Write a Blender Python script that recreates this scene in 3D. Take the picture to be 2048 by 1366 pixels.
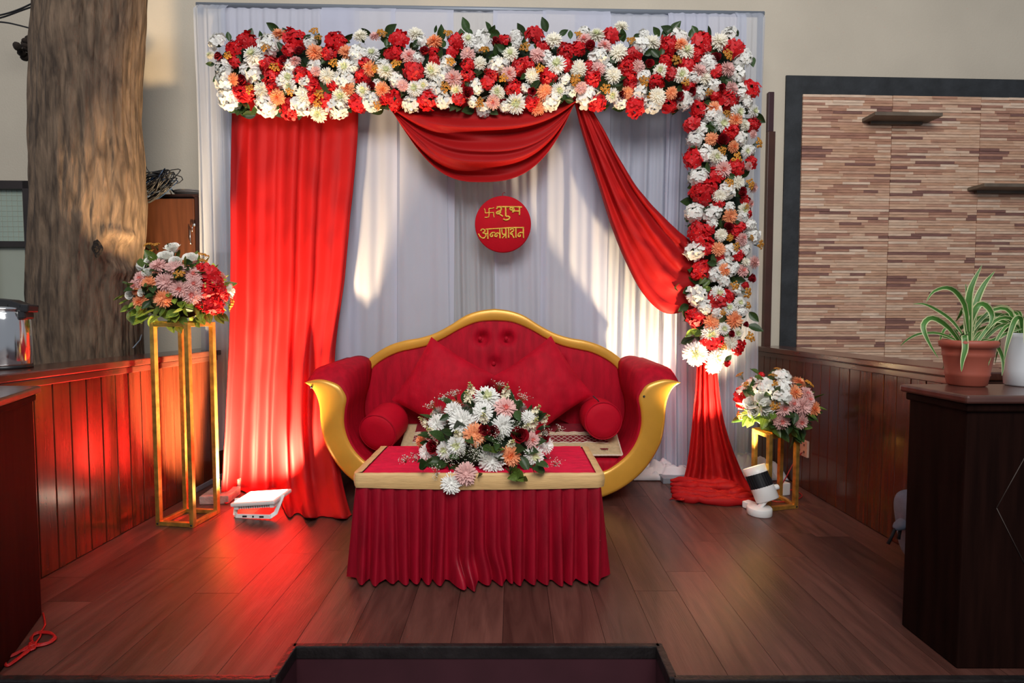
import bpy, bmesh, math, random, re
from mathutils import Vector, Matrix, Quaternion, noise
random.seed(7)
PI = math.pi
S = bpy.context.scene
COL = S.collection
for o in list(bpy.data.objects): bpy.data.objects.remove(o)

# ------------------------------------------------------------------ camera
F = 1050.0
PITCH = math.atan(49 / F)
CAMZ = 1.0
cd = bpy.data.cameras.new('camera'); cam = bpy.data.objects.new('camera', cd); COL.objects.link(cam)
cam.location = (0, 0, CAMZ); cam.rotation_euler = (PI / 2 - PITCH, 0, 0)
cd.sensor_width = 36; cd.lens = F / 2048 * 36; cd.clip_start = .05
S.camera = cam

# ------------------------------------------------------------------ world, large lights, exposure
w = bpy.data.worlds.new('world'); S.world = w; w.use_nodes = True
bg = w.node_tree.nodes['Background']
bg.inputs[0].default_value = (.84, .90, 1.0, 1); bg.inputs[1].default_value = .27
def area(name, loc, target, sx, sy, power, col):
    l = bpy.data.lights.new(name, 'AREA'); l.shape = 'RECTANGLE'; l.size = sx; l.size_y = sy; l.energy = power; l.color = col
    o = bpy.data.objects.new(name, l); COL.objects.link(o); o.location = loc
    o.rotation_euler = (Vector(target) - Vector(loc)).to_track_quat('-Z', 'Y').to_euler(); return o
# the open daylit side of the terrace behind and above the camera
area('daylight_opening', (0.2, -1.5, 4.0), (0, 3.1, .8), 3.0, 2.2, 185, (1, .97, .94))
S.view_settings.view_transform = 'Standard'; S.view_settings.look = 'None'
S.view_settings.exposure = 0.1; S.view_settings.gamma = 1.0; S.view_settings.use_curve_mapping = False

# ------------------------------------------------------------------ pixel <-> place helpers (2048 x 1366)
def ray(px, py):
    x = (px - 1024) / F; y = -(py - 683) / F
    c, s = math.cos(PITCH), math.sin(PITCH)
    return Vector((x, c + y * s, -s + y * c))
CAM = Vector((0, 0, CAMZ))
def P(px, py, Y):
    d = ray(px, py); return CAM + d * (Y / d.y)
def G(px, py, z=0.0):
    d = ray(px, py); return CAM + d * ((z - CAMZ) / d.z)

# ------------------------------------------------------------------ materials
def M(name, col, rough=.5, metal=0, var=.0, scale=8, stretch=(1, 1, 1), bump=0, bscale=60, sheen=0, coat=0, trans=0,
      clear=0, objrand=0, col2=None, vcol=False, detail=4, spec=None, bstretch=None, dist=0.0):
    m = bpy.data.materials.new(name); m.use_nodes = True
    nt = m.node_tree; N = nt.nodes; L = nt.links
    b = N['Principled BSDF']; out = N['Material Output']
    b.inputs['Roughness'].default_value = rough; b.inputs['Metallic'].default_value = metal
    if sheen:
        b.inputs['Sheen Weight'].default_value = sheen; b.inputs['Sheen Roughness'].default_value = .4
        b.inputs['Sheen Tint'].default_value = (*[min(1, c * 1.4 + .01) for c in col], 1)
    if coat: b.inputs['Coat Weight'].default_value = coat; b.inputs['Coat Roughness'].default_value = .15
    if spec is not None: b.inputs['Specular IOR Level'].default_value = spec
    tc = N.new('ShaderNodeTexCoord'); mp = N.new('ShaderNodeMapping'); mp.inputs['Scale'].default_value = stretch
    oi = N.new('ShaderNodeObjectInfo')
    add = N.new('ShaderNodeVectorMath'); add.operation = 'ADD'
    mul = N.new('ShaderNodeMath'); mul.operation = 'MULTIPLY'; mul.inputs[1].default_value = 37.0
    L.new(oi.outputs['Random'], mul.inputs[0]); L.new(mul.outputs[0], add.inputs[1])
    L.new(tc.outputs['Object'], add.inputs[0]); L.new(add.outputs[0], mp.inputs['Vector'])
    src = None
    if var or col2:
        n = N.new('ShaderNodeTexNoise'); n.inputs['Scale'].default_value = scale; n.inputs['Detail'].default_value = detail; n.inputs['Distortion'].default_value = dist
        L.new(mp.outputs[0], n.inputs['Vector'])
        r = N.new('ShaderNodeValToRGB'); L.new(n.outputs['Fac'], r.inputs[0])
        r.color_ramp.elements[0].position = .32; r.color_ramp.elements[1].position = .68
        ca = [c * (1 - var) for c in col]; cb = list(col2) if col2 else [c * (1 + var) for c in col]
        r.color_ramp.elements[0].color = (*ca, 1); r.color_ramp.elements[1].color = (*cb, 1)
        src = r.outputs[0]
    if vcol:
        a = N.new('ShaderNodeAttribute'); a.attribute_name = 'Col'
        if src is None: src = a.outputs['Color']
        else:
            mx = N.new('ShaderNodeMix'); mx.data_type = 'RGBA'; mx.blend_type = 'MULTIPLY'; mx.inputs[0].default_value = 1
            L.new(src, mx.inputs[6]); L.new(a.outputs['Color'], mx.inputs[7]); src = mx.outputs[2]
    if objrand:
        hs = N.new('ShaderNodeHueSaturation')
        mr = N.new('ShaderNodeMapRange'); mr.inputs[3].default_value = 1 - objrand; mr.inputs[4].default_value = 1 + objrand
        L.new(oi.outputs['Random'], mr.inputs[0]); L.new(mr.outputs[0], hs.inputs['Value'])
        if src is None: hs.inputs['Color'].default_value = (*col, 1)
        else: L.new(src, hs.inputs['Color'])
        src = hs.outputs[0]
    if src is None: b.inputs['Base Color'].default_value = (*col, 1)
    else: L.new(src, b.inputs['Base Color'])
    nrm = None
    if bump:
        n2 = N.new('ShaderNodeTexNoise'); n2.inputs['Scale'].default_value = bscale; n2.inputs['Detail'].default_value = 3
        if bstretch:
            mp2 = N.new('ShaderNodeMapping'); mp2.inputs['Scale'].default_value = bstretch
            L.new(add.outputs[0], mp2.inputs['Vector']); L.new(mp2.outputs[0], n2.inputs['Vector'])
        else: L.new(mp.outputs[0], n2.inputs['Vector'])
        bp = N.new('ShaderNodeBump'); bp.inputs['Strength'].default_value = bump; bp.inputs['Distance'].default_value = .01
        L.new(n2.outputs['Fac'], bp.inputs['Height']); L.new(bp.outputs[0], b.inputs['Normal']); nrm = bp.outputs[0]
    sh = b.outputs[0]
    if trans:
        t = N.new('ShaderNodeBsdfTranslucent'); mx = N.new('ShaderNodeMixShader'); mx.inputs[0].default_value = trans
        if src is None: t.inputs[0].default_value = (*col, 1)
        else: L.new(src, t.inputs[0])
        L.new(sh, mx.inputs[1]); L.new(t.outputs[0], mx.inputs[2]); sh = mx.outputs[0]
    if clear:
        t = N.new('ShaderNodeBsdfTransparent'); mx = N.new('ShaderNodeMixShader'); mx.inputs[0].default_value = clear
        L.new(sh, mx.inputs[1]); L.new(t.outputs[0], mx.inputs[2]); sh = mx.outputs[0]
    if sh is not b.outputs[0]: L.new(sh, out.inputs['Surface'])
    return m

MT = dict(
    wall=M('wall_paint', (.62, .55, .44), .8, var=.05, scale=2, bump=.15, bscale=90),
    black_paint=M('black_border_paint', (.025, .028, .032), .7, var=.35, scale=9, bump=.2),
    maroon=M('maroon_paint', (.05, .014, .02), .45, var=.15, scale=6),
    brown_paint=M('brown_gloss_paint', (.06, .02, .012), .35, var=.2, scale=6),
    subfloor=M('subfloor', (.02, .012, .01), .8, var=.2),
    trim=M('black_nosing', (.012, .010, .010), .4, var=.5, scale=15, bump=.3),
    plank=M('walnut_laminate', (.095, .037, .028), .33, var=.38, scale=2.6, stretch=(7, .9, 4), dist=1.1, objrand=.24, bump=.12, bscale=7, bstretch=(40, 2, 10), detail=7),
    board=M('varnished_board', (.085, .018, .0075), .27, var=.28, scale=3, stretch=(14, 14, 1.2), objrand=.14, coat=.5, bump=.04, bscale=12),
    ledge=M('varnished_ledge', (.085, .026, .016), .25, var=.3, scale=4, stretch=(10, 1, 6), coat=.5),
    counter=M('dark_counter_wood', (.011, .0036, .0025), .65, var=.35, scale=3, stretch=(12, 12, 1), spec=.05),
    counter_top=M('counter_top_wood', (.075, .028, .02), .3, var=.3, scale=3, stretch=(2, 10, 6), coat=.35),
    scratch=M('scratch_line', (.045, .03, .025), .6),
    tile=M('strip_tile', (1, 1, 1), .55, var=.16, scale=26, stretch=(.5, 2, 3), vcol=True, bump=.35, bscale=90),
    shelf=M('shelf_board', (.16, .12, .085), .5, var=.3, scale=6),
    bark=M('tree_bark', (.105, .068, .045), .9, var=.5, scale=13, stretch=(2.2, 2.2, .45), col2=(.20, .135, .088), bump=1.0, bscale=26, bstretch=(2.2, 2.2, .42), detail=9, dist=.6),
    knot=M('knot_dark', (.02, .012, .008), .95, var=.5, scale=30, bump=.6),
    cabinet=M('cabinet_wood', (.075, .024, .010), .4, var=.25, scale=4, stretch=(14, 14, .8)),
    cabinet_dark=M('cabinet_edge', (.028, .010, .008), .45, var=.2),
    chrome=M('chrome', (.8, .8, .8), .12, metal=1),
    steel=M('polished_steel', (.75, .75, .76), .13, metal=1, bump=.02, bscale=4),
    cable=M('black_cable', (.012, .012, .014), .5),
    cable_blue=M('blue_cable', (.015, .04, .10), .5),
    grey_cable=M('grey_cable', (.20, .25, .30), .5),
    red_cord=M('red_cord', (.36, .008, .008), .45),
    plastic_black=M('black_plastic', (.015, .015, .017), .35),
    plastic_white=M('white_plastic', (.80, .79, .77), .35),
    glass_dish=M('dish_glass', (.30, .27, .25), .25, clear=.25),
    winframe=M('window_frame_paint', (.028, .02, .018), .45, var=.2),
    winglass=M('frosted_pane', (.36, .44, .37), .35, var=.06, scale=3),
    pane2=M('plain_pane', (.42, .45, .37), .35, var=.05, scale=3),
    sheer=M('white_sheer', (.72, .74, .87), .75, trans=.30, clear=.20, var=.02, scale=3),
    sheer2=M('white_sheer_thin', (.72, .76, .86), .75, trans=.35, clear=.42),
    pipe=M('grey_pipe', (.26, .29, .34), .45, metal=.3),
    satin=M('red_satin', (.40, .0075, .009), .62, var=.06, scale=4, trans=.12, bump=.05, bscale=30, spec=.2),
    velvet=M('crimson_velvet', (.44, .0018, .017), .7, var=.18, scale=11, stretch=(3, 3, .5), sheen=.12, spec=.2, bump=.1, bscale=80),
    velvet_c=M('cushion_velvet', (.50, .002, .018), .7, var=.16, scale=9, stretch=(2, 2, .6), sheen=.15, spec=.2, bump=.1, bscale=80),
    velvet_b=M('bolster_velvet', (.54, .002, .018), .7, var=.1, scale=6, sheen=.12, spec=.2, bump=.08, bscale=80),
    skirt=M('skirt_velvet', (.29, .0015, .014), .5, var=.2, scale=14, stretch=(2, 2, .5), sheen=.2, spec=.3, bump=.12, bscale=60),
    tabletop=M('table_cloth_red', (.76, .005, .05), .65, var=.14, scale=22, stretch=(1, 2.2, 1), sheen=.08, spec=.25, bump=.25, bscale=26),
    band=M('gold_cloth', (.74, .47, .20), .55, var=.1, scale=30, stretch=(.4, 1, 3), sheen=.2, bump=.15, bscale=90),
    gold=M('gold_paint', (.78, .38, .045), .33, metal=.3, var=.10, scale=5, bump=.06, bscale=14, coat=.25),
    gold_edge=M('gold_metal', (.66, .40, .09), .33, metal=.75, var=.3, scale=25, bump=.05),
    mat=M('mat_cream', (.58, .43, .24), .8, var=.1, scale=60, bump=.2, bscale=150),
    mat_red=M('mat_maroon', (.20, .004, .014), .8, var=.15, scale=30),
    thread=M('mat_thread', (.74, .60, .46), .7),
    sign=M('sign_cloth', (.50, .002, .012), .75, var=.06, scale=10, spec=.2, bump=.1, bscale=120),
    letters=M('gold_letters', (.82, .52, .07), .6, var=.22, scale=60, bump=.5, bscale=180),
    white_cloth=M('white_cloth', (.78, .78, .82), .8, trans=.1),
    terracotta=M('terracotta', (.33, .075, .045), .55, var=.08, scale=10),
    soil=M('soil', (.03, .02, .014), .95, var=.4, scale=60, bump=.6),
    white_pot=M('white_pot', (.66, .69, .72), .35),
    spider=M('spider_leaf', (.06, .19, .03), .45, var=.2, scale=9, trans=.25),
    spider_edge=M('spider_leaf_margin', (.62, .66, .36), .5, trans=.25),
    bag=M('grey_bag', (.16, .19, .25), .8, var=.15, scale=20, bump=.2),
    bag_dark=M('bag_strap', (.01, .01, .012), .7),
    bag_trim=M('bag_piping', (.60, .60, .32), .6),
    stone=M('rough_block', (.30, .26, .24), .9, var=.3, scale=20, bump=.6),
    outlet=M('outlet_plate', (.62, .40, .30), .45, var=.06),
    outlet_dark=M('outlet_slots', (.10, .05, .04), .5),
    lamp_face=M('lamp_face', (.9, .9, .88), .2),
)
def emit(name, col, st):
    m = bpy.data.materials.new(name); m.use_nodes = True; b = m.node_tree.nodes['Principled BSDF']
    b.inputs['Base Color'].default_value = (*col, 1); b.inputs['Emission Color'].default_value = (*col, 1); b.inputs['Emission Strength'].default_value = st
    return m
MT['led'] = emit('led_face', (1, .88, .66), 6)
# flowers
def fm(name, col, rough=.55, var=.08, objrand=.08, trans=.1, col2=None): return M(name, col, rough, var=var, scale=14, objrand=objrand, trans=trans, col2=col2)
FM = dict(
    white=fm('petal_white', (.92, .91, .86)), white_c=fm('petal_white_heart', (.70, .72, .42)),
    cream=fm('petal_cream', (.93, .89, .76)), red=fm('petal_red', (.66, .006, .012), objrand=.15), red_c=fm('petal_red_heart', (.85, .75, .70)),
    pink=fm('petal_pink', (.84, .50, .46)), pink_c=fm('petal_pink_heart', (.74, .20, .17)),
    orange=fm('petal_orange', (.92, .37, .17)), orange_c=fm('petal_orange_heart', (.80, .20, .06)),
    rose=fm('petal_rose', (.26, .002, .010), objrand=.2, trans=.08), rose_w=fm('petal_lisianthus', (.92, .91, .84)),
    button=fm('button_ochre', (.58, .25, .02), objrand=.25, trans=0), button_c=fm('button_heart', (.20, .05, .01), trans=0),
    stem=fm('stem_green', (.10, .14, .035), trans=0), leaf=fm('leaf_green', (.035, .075, .018), .4, var=.3, objrand=.35, trans=.18),
    leaf_l=fm('leaf_light', (.12, .19, .03), .4, var=.3, objrand=.3, trans=.22), tube=fm('petal_tuberose', (.92, .85, .62)), tube_b=fm('tuberose_bud', (.66, .62, .22)),
    breath=fm('breath_white', (.86, .86, .74), trans=0), foam=fm('wet_foam', (.012, .028, .010), .9, trans=0), bud=fm('bud_yellow', (.62, .58, .16)),
)

# ------------------------------------------------------------------ mesh builder
class MB:
    def __init__(s): s.v = []; s.f = []; s.m = []; s.c = []; s.sm = []
    def add(s, vs, fs, mi=0, smooth=True, col=None):
        o = len(s.v); s.v += [Vector(p) for p in vs]
        for f in fs: s.f.append([i + o for i in f]); s.m.append(mi); s.c.append(col); s.sm.append(smooth)
    def box(s, c, d, rot=None, mi=0, bev=0, col=None):
        bm = bmesh.new(); bmesh.ops.create_cube(bm, size=1)
        for v in bm.verts: v.co = Vector((v.co.x * d[0], v.co.y * d[1], v.co.z * d[2]))
        if bev: bmesh.ops.bevel(bm, geom=bm.edges[:], offset=bev, segments=2, affect='EDGES', profile=.6)
        R = rot if rot is not None else Matrix.Identity(3)
        bm.verts.ensure_lookup_table()
        s.add([R @ v.co + Vector(c) for v in bm.verts], [[v.index for v in f.verts] for f in bm.faces], mi, False, col); bm.free(); return s
    def b2(s, lo, hi, mi=0, bev=0, col=None):
        lo, hi = Vector(lo), Vector(hi); return s.box((lo + hi) / 2, hi - lo, None, mi, bev, col)
    def tube(s, pts, r, n=6, mi=0, closed=False, cap=True):
        pts = [Vector(p) for p in pts]; k = len(pts); vs = []; up = None
        for i, p in enumerate(pts):
            if closed: t = pts[(i + 1) % k] - pts[i - 1]
            else: t = pts[min(i + 1, k - 1)] - pts[max(i - 1, 0)]
            if t.length < 1e-9: t = Vector((0, 0, 1))
            t.normalize()
            if up is None: up = Vector((0, 0, 1)) if abs(t.z) < .9 else Vector((1, 0, 0))
            a = t.cross(up)
            if a.length < 1e-6: a = t.orthogonal()
            a.normalize(); b = a.cross(t); up = b
            rr = r[i] if isinstance(r, (list, tuple)) else r
            for j in range(n):
                q = 2 * PI * j / n; vs.append(p + a * (rr * math.cos(q)) + b * (rr * math.sin(q)))
        fs = []
        for i in range(k if closed else k - 1):
            for j in range(n):
                i2 = (i + 1) % k; fs.append((i * n + j, i * n + (j + 1) % n, i2 * n + (j + 1) % n, i2 * n + j))
        if cap and not closed: fs += [list(range(n))[::-1], [(k - 1) * n + j for j in range(n)]]
        s.add(vs, fs, mi); return s
    def lathe(s, prof, n=24, c=(0, 0, 0), rot=None, mi=0, caps=True):
        vs = []; R = rot if rot is not None else Matrix.Identity(3); c = Vector(c)
        for (r, z) in prof:
            for j in range(n):
                q = 2 * PI * j / n; vs.append(R @ Vector((r * math.cos(q), r * math.sin(q), z)) + c)
        fs = []
        for i in range(len(prof) - 1):
            for j in range(n): fs.append((i * n + j, i * n + (j + 1) % n, (i + 1) * n + (j + 1) % n, (i + 1) * n + j))
        if caps: fs += [list(range(n))[::-1], [(len(prof) - 1) * n + j for j in range(n)]]
        s.add(vs, fs, mi); return s
    def ball(s, c, r, n=8, k=5, mi=0, rot=None):
        rx, ry, rz = r if isinstance(r, (tuple, list)) else (r, r, r)
        vs = []; fs = []; R = rot if rot is not None else Matrix.Identity(3)
        for i in range(k + 1):
            a = PI * i / k
            for j in range(n):
                q = 2 * PI * j / n
                vs.append(R @ Vector((rx * math.sin(a) * math.cos(q), ry * math.sin(a) * math.sin(q), rz * math.cos(a))) + Vector(c))
        for i in range(k):
            for j in range(n): fs.append((i * n + j, (i + 1) * n + j, (i + 1) * n + (j + 1) % n, i * n + (j + 1) % n))
        s.add(vs, fs, mi); return s
    def grid(s, fn, nu, nv, mi=0, closeu=False):
        vs = [fn(i / nu, j / nv) for j in range(nv + 1) for i in range(nu + (0 if closeu else 1))]
        w = nu if closeu else nu + 1; fs = []
        for j in range(nv):
            for i in range(nu):
                a = j * w + i; b = j * w + (i + 1) % w; fs.append((a, b, b + w, a + w))
        s.add(vs, fs, mi); return s
    def prism(s, poly, y0, y1, mi=0, smooth=False):   # poly of (x,z), extruded along y
        n = len(poly); vs = [(x, y0, z) for x, z in poly] + [(x, y1, z) for x, z in poly]
        s.add(vs, [list(range(n)), [n + i for i in range(n)][::-1]] + [(i, n + i, n + (i + 1) % n, (i + 1) % n) for i in range(n)], mi, smooth); return s
    def mesh(s, name, mats, weld=True):
        me = bpy.data.meshes.new(name); me.from_pydata([tuple(v) for v in s.v], [], s.f)
        for m in (mats if isinstance(mats, (list, tuple)) else [mats]): me.materials.append(m)
        for p, mi, sm in zip(me.polygons, s.m, s.sm): p.material_index = mi; p.use_smooth = sm
        if any(c is not None for c in s.c):
            a = me.color_attributes.new('Col', 'FLOAT_COLOR', 'CORNER')
            for p, c in zip(me.polygons, s.c):
                for li in p.loop_indices: a.data[li].color = (*(c or (1, 1, 1)), 1)
        me.update(); return me
    def build(s, name, mats, parent=None, solid=0, bevel=0, sub=0):
        lo = [min(v[i] for v in s.v) for i in range(3)]; hi = [max(v[i] for v in s.v) for i in range(3)]
        org = Vector(((lo[0] + hi[0]) / 2, (lo[1] + hi[1]) / 2, lo[2]))
        for i in range(len(s.v)): s.v[i] = s.v[i] - org
        o = link(name, s.mesh(name, mats), parent); place(o, org)
        if solid: md = o.modifiers.new('thickness', 'SOLIDIFY'); md.thickness = solid; md.offset = 0
        if bevel: md = o.modifiers.new('bevel', 'BEVEL'); md.width = bevel; md.segments = 2; md.limit_method = 'ANGLE'
        if sub: md = o.modifiers.new('sub', 'SUBSURF'); md.levels = sub; md.render_levels = sub
        return o
def link(name, me, parent=None):
    o = bpy.data.objects.new(name, me); COL.objects.link(o); o.parent = parent; return o
def wloc(o):
    v = Vector((0, 0, 0))
    while o is not None: v += o.location; o = o.parent
    return v
def place(o, loc): o.location = Vector(loc) - (wloc(o.parent) if o.parent else Vector((0, 0, 0)))
def empty(name, loc, label=None, cat=None, group=None):
    o = bpy.data.objects.new(name, None); COL.objects.link(o); o.location = loc; o.empty_display_size = .1
    if label: tag(o, label, cat, group)
    return o
def tag(o, label, cat, group=None):
    o['label'] = label; o['category'] = cat
    if group: o['group'] = group
    return o
def struct(o): o['kind'] = 'structure'; return o
def lerp(a, b, t): return a + (b - a) * t
def poly_at(pts, t):
    n = len(pts) - 1; x = max(0, min(.99999, t)) * n; i = int(x); f = x - i
    p0 = pts[max(i - 1, 0)]; p1 = pts[i]; p2 = pts[i + 1]; p3 = pts[min(i + 2, n)]
    return tuple(.5 * (2 * b + (c - a) * f + (2 * a - 5 * b + 4 * c - d) * f * f + (3 * b - a - 3 * c + d) * f ** 3) for a, b, c, d in zip(p0, p1, p2, p3))
def dense(pts, n): return [poly_at(pts, i / n) for i in range(n + 1)]
def zx(o, sc): return lambda x, y: (o[0] + x * sc, o[1] + y * sc)
def basis(d, up=(0, 0, 1)):   # rotation matrix whose Z is d
    z = Vector(d).normalized(); x = Vector(up).cross(z)
    if x.length < 1e-5: x = z.orthogonal()
    x.normalize(); y = z.cross(x); return Matrix((x, y, z)).transposed()
# ================================================================== SETTING
XL, XR = -1.80, 1.70
YF = 1.415
na, nb = G(588, 1291), G(1316, 1288); xa, xb, yn = na.x, nb.x, (na.y + nb.y) / 2
YE = 3.60
b = MB(); b.b2((XL - .05, yn, -.30), (XR + .05, YE, -.012)); b.b2((XL - .4, YF, -.30), (xa, yn, -.012)); b.b2((xb, YF, -.30), (3.2, yn, -.012))
b.b2((XR, yn, -.3), (3.2, YE, -.05))
floor = struct(b.build('floor', MT['subfloor']))
for z0, z1, y0 in ((XL, xa, YF), (xa, xb, yn), (xb, XR, YF)):
    n = max(1, round((z1 - z0) / .165)); wd = (z1 - z0) / n
    for i in range(n):
        y = y0; first = True
        while y < YE - .01:
            L = random.uniform(.35, 1.0) if first else random.uniform(.85, 1.1)
            first = False; y2 = min(YE, y + L)
            if YE - y2 < .15: y2 = YE
            q = MB(); q.b2((z0 + i * wd + .0007, y + .0007, -.012), (z0 + (i + 1) * wd - .0007, y2 - .0007, random.uniform(-.0004, 0)))
            q.build('plank', MT['plank'], floor); y = y2
# nosing and risers
b = MB(); b.b2((xa - .004, yn - .016, -.035), (xb + .004, yn + .004, .004), bev=.004)
for x in (xa, xb): b.b2((x - .012, YF - .01, -.035), (x + .012, yn + .004, .004), bev=.004)
b.b2((-2.4, YF - .02, -.05), (xa, YF + .004, .004), bev=.004); b.b2((xb, YF - .02, -.05), (3.2, YF + .004, .004), bev=.004)
struct(b.build('trim_1', MT['trim']))
b = MB(); b.b2((xa, yn - .012, -.30), (xb, yn, -.036)); b.b2((xa - .002, YF, -.3), (xa + .010, yn, -.036)); b.b2((xb - .010, YF, -.3), (xb + .002, yn, -.036))
b.b2((-2.4, YF - .012, -.3), (xa, YF, -.05)); b.b2((xb, YF - .012, -.3), (3.2, YF, -.05))
struct(b.build('wall_riser', MT['maroon']))
b = MB(); b.b2((-5, -4, -.36), (5, 4.2, -.30)); struct(b.build('floor_lower', MT['maroon']))

# low panelled walls
def panel_wall(name, X, sgn, y0, y1, width, H=.80):
    # sgn: +1 when the wall body lies to the right of X
    b = MB(); b.b2((min(X + sgn * .014, X + sgn * width), y0, -.05), (max(X + sgn * .014, X + sgn * width), y1, H - .035))
    wall = struct(b.build(name, MT['brown_paint']))
    bw = .0815; n = int((y1 - y0) / bw)
    q = MB(); q.box((0, 0, 0), (.014, bw - .003, H - .035), bev=.0025); me = q.mesh('board', MT['board'])
    for i in range(n):
        o = link('board', me, wall); place(o, (X + sgn * (.007 + random.uniform(-.0006, .0006)), y0 + (i + .5) * bw, (H - .035) / 2 + .001))
    q = MB(); q.b2((min(X - sgn * .022, X + sgn * (width + .02)), y0, H - .032), (max(X - sgn * .022, X + sgn * (width + .02)), y1, H), bev=.006)
    q.build('ledge', MT['ledge'], wall)
    q = MB(); q.b2((min(X - sgn * .012, X), y0, H - .062), (max(X - sgn * .012, X), y1, H - .033), bev=.004)
    q.build('ledge_moulding', MT['ledge'], wall)
    return wall
panel_wall('wall_left', XL, -1, 1.80, 3.50, .19)
panel_wall('wall_right', XR, 1, 1.90, 3.66, .17)

# back wall (turned a little so its right end is farther off)
PHI = math.atan(.04); WO = Vector((0, 3.66, 0)); WU = Vector((math.cos(PHI), math.sin(PHI), 0)); WN = Vector((math.sin(PHI), -math.cos(PHI), 0))
WR = Matrix((WU, -WN, Vector((0, 0, 1)))).transposed()
def Wp(px, py):
    d = ray(px, py); t = (WO - CAM).dot(WN) / d.dot(WN); p = CAM + d * t; return (p - WO).dot(WU), p.z
def wbox(b, u0, u1, z0, z1, o0, o1, mi=0, bev=0, col=None):
    b.box(WO + WU * (u0 + u1) / 2 + WN * (o0 + o1) / 2 + Vector((0, 0, (z0 + z1) / 2)), (u1 - u0, o1 - o0, z1 - z0), WR, mi, bev, col)
b = MB(); wbox(b, -5, 5, -.3, 4.2, -.12, 0); back = struct(b.build('wall_back', MT['wall']))
u0, z0 = Wp(1522, 690); u1, z1 = Wp(1546, 266); _, z2 = Wp(1540, 187)
b = MB(); wbox(b, u0, u1, .1, z1, 0, .035, bev=.004); b.build('corner_strip', MT['brown_paint'], back)
b = MB(); wbox(b, u0, u1 - .012, z1, z2, 0, .03, bev=.004); b.build('corner_strip', MT['maroon'], back)
ub0, zb = Wp(1571, 152); uc0, zc = Wp(1603, 190)
b = MB(); wbox(b, ub0, uc0, .3, zb, 0, .012); wbox(b, uc0, 4.6, zc, zb, 0, .012); b.build('painted_border', MT['black_paint'], back)
# strip tiles
ut1, _ = Wp(1775, 400); TW = ut1 - uc0; TH = .30
PAL = [(.70, .43, .28), (.62, .35, .22), (.78, .53, .37), (.54, .28, .18), (.84, .62, .46), (.45, .22, .15), (.68, .41, .28), (.26, .12, .095), (.74, .47, .32), (.60, .33, .22), (.80, .56, .40)]
tmeshes = []
for k in range(6):
    rg = random.Random(50 + k); q = MB(); rows = 16; rh = TH / rows
    q.box((0, -.004, 0), (TW - .003, .008, TH - .002), col=(.34, .20, .14))
    for r in range(rows):
        x = -TW / 2 + .002
        while x < TW / 2 - .004:
            L = rg.uniform(.10, .30); x2 = min(TW / 2 - .002, x + L)
            if TW / 2 - x2 < .05: x2 = TW / 2 - .002
            d = rg.uniform(.007, .012); zc_ = -TH / 2 + (r + .5) * rh
            q.box(((x + x2) / 2, -.008 - d / 2, zc_), (x2 - x, d, rh - .0022), col=rg.choice(PAL), bev=0); x = x2
    tmeshes.append(q.mesh('tile', MT['tile']))
nr = int((zc - .35) / TH) + 1
for c in range(4):
    for r in range(nr):
        o = link('tile', tmeshes[(c * 3 + r * 5 + (r * c) % 2) % 6], back)
        off = TW * .0
        pos = WO + WU * (uc0 + (c + .5) * TW) + WN * .001 + Vector((0, 0, zc - (r + .5) * TH)); place(o, pos); o.rotation_euler = (0, 0, PHI)
def wall_shelf(px0, px1, py, label, dep=.13):
    u0, z = Wp(px0, py); u1, _ = Wp(px1, py)
    b = MB(); wbox(b, u0, u1, z - .012, z + .012, .018, .018 + dep, bev=.003)
    b.box(WO + WU * ((u0 + u1) / 2) + WN * .03 + Vector((0, 0, z - .02)), (u1 - u0 - .1, .02, .02), WR)
    tag(b.build('wall_shelf', MT['shelf']), label, 'shelf')
wall_shelf(1720, 1850, 243, 'short weathered wall shelf high on the strip tiles, nearer the dark corner border')
wall_shelf(1930, 2120, 380, 'weathered wall shelf on the strip tiles directly above the spider plants')
# window far left
wu0, wz1 = Wp(-130, 363); wu1, _ = Wp(72, 363); _, wzm = Wp(30, 490); _, wz0 = Wp(30, 690)
win = struct(empty('window_1', WO + WU * ((wu0 + wu1) / 2) + Vector((0, 0, wz0))))
b = MB(); ft = .05; um = Wp(-3, 600)[0]
wbox(b, wu0, wu1, wz1 - .055, wz1, -.02, .05, bev=.004); wbox(b, wu0, wu1, wz0, wz0 + .05, -.02, .05, bev=.004)
wbox(b, wu0, wu0 + ft, wz0, wz1, -.02, .05, bev=.004); wbox(b, wu1 - ft, wu1, wz0, wz1, -.02, .05, bev=.004)
wbox(b, wu0, wu1, wzm - .02, wzm + .02, -.01, .045, bev=.004); wbox(b, um - .015, um + .015, wz0, wzm, -.01, .04, bev=.004)
b.build('window_frame', MT['winframe'], win)
b = MB(); wbox(b, wu0 + ft, wu1 - ft, wzm, wz1 - .05, 0, .01); b.build('pane', MT['winglass'], win)
b = MB()
for i in range(1, 16):
    u = lerp(wu0 + ft, wu1 - ft, i / 16); wbox(b, u - .0015, u + .0015, wzm + .02, wz1 - .055, .010, .012)
for i in range(1, 10):
    z = lerp(wzm + .02, wz1 - .055, i / 10); wbox(b, wu0 + ft, wu1 - ft, z - .0015, z + .0015, .010, .012)
b.build('pane_wire_grid', MT['pane2'], win)
b = MB(); wbox(b, um + .015, wu1 - ft, wz0 + .05, wzm - .02, 0, .01); b.build('pane', MT['pane2'], win)
b = MB(); wbox(b, wu0 + ft, um - .015, wz0 + .05, wzm - .02, 0, .01); b.build('pane', MT['pane2'], win)

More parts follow.
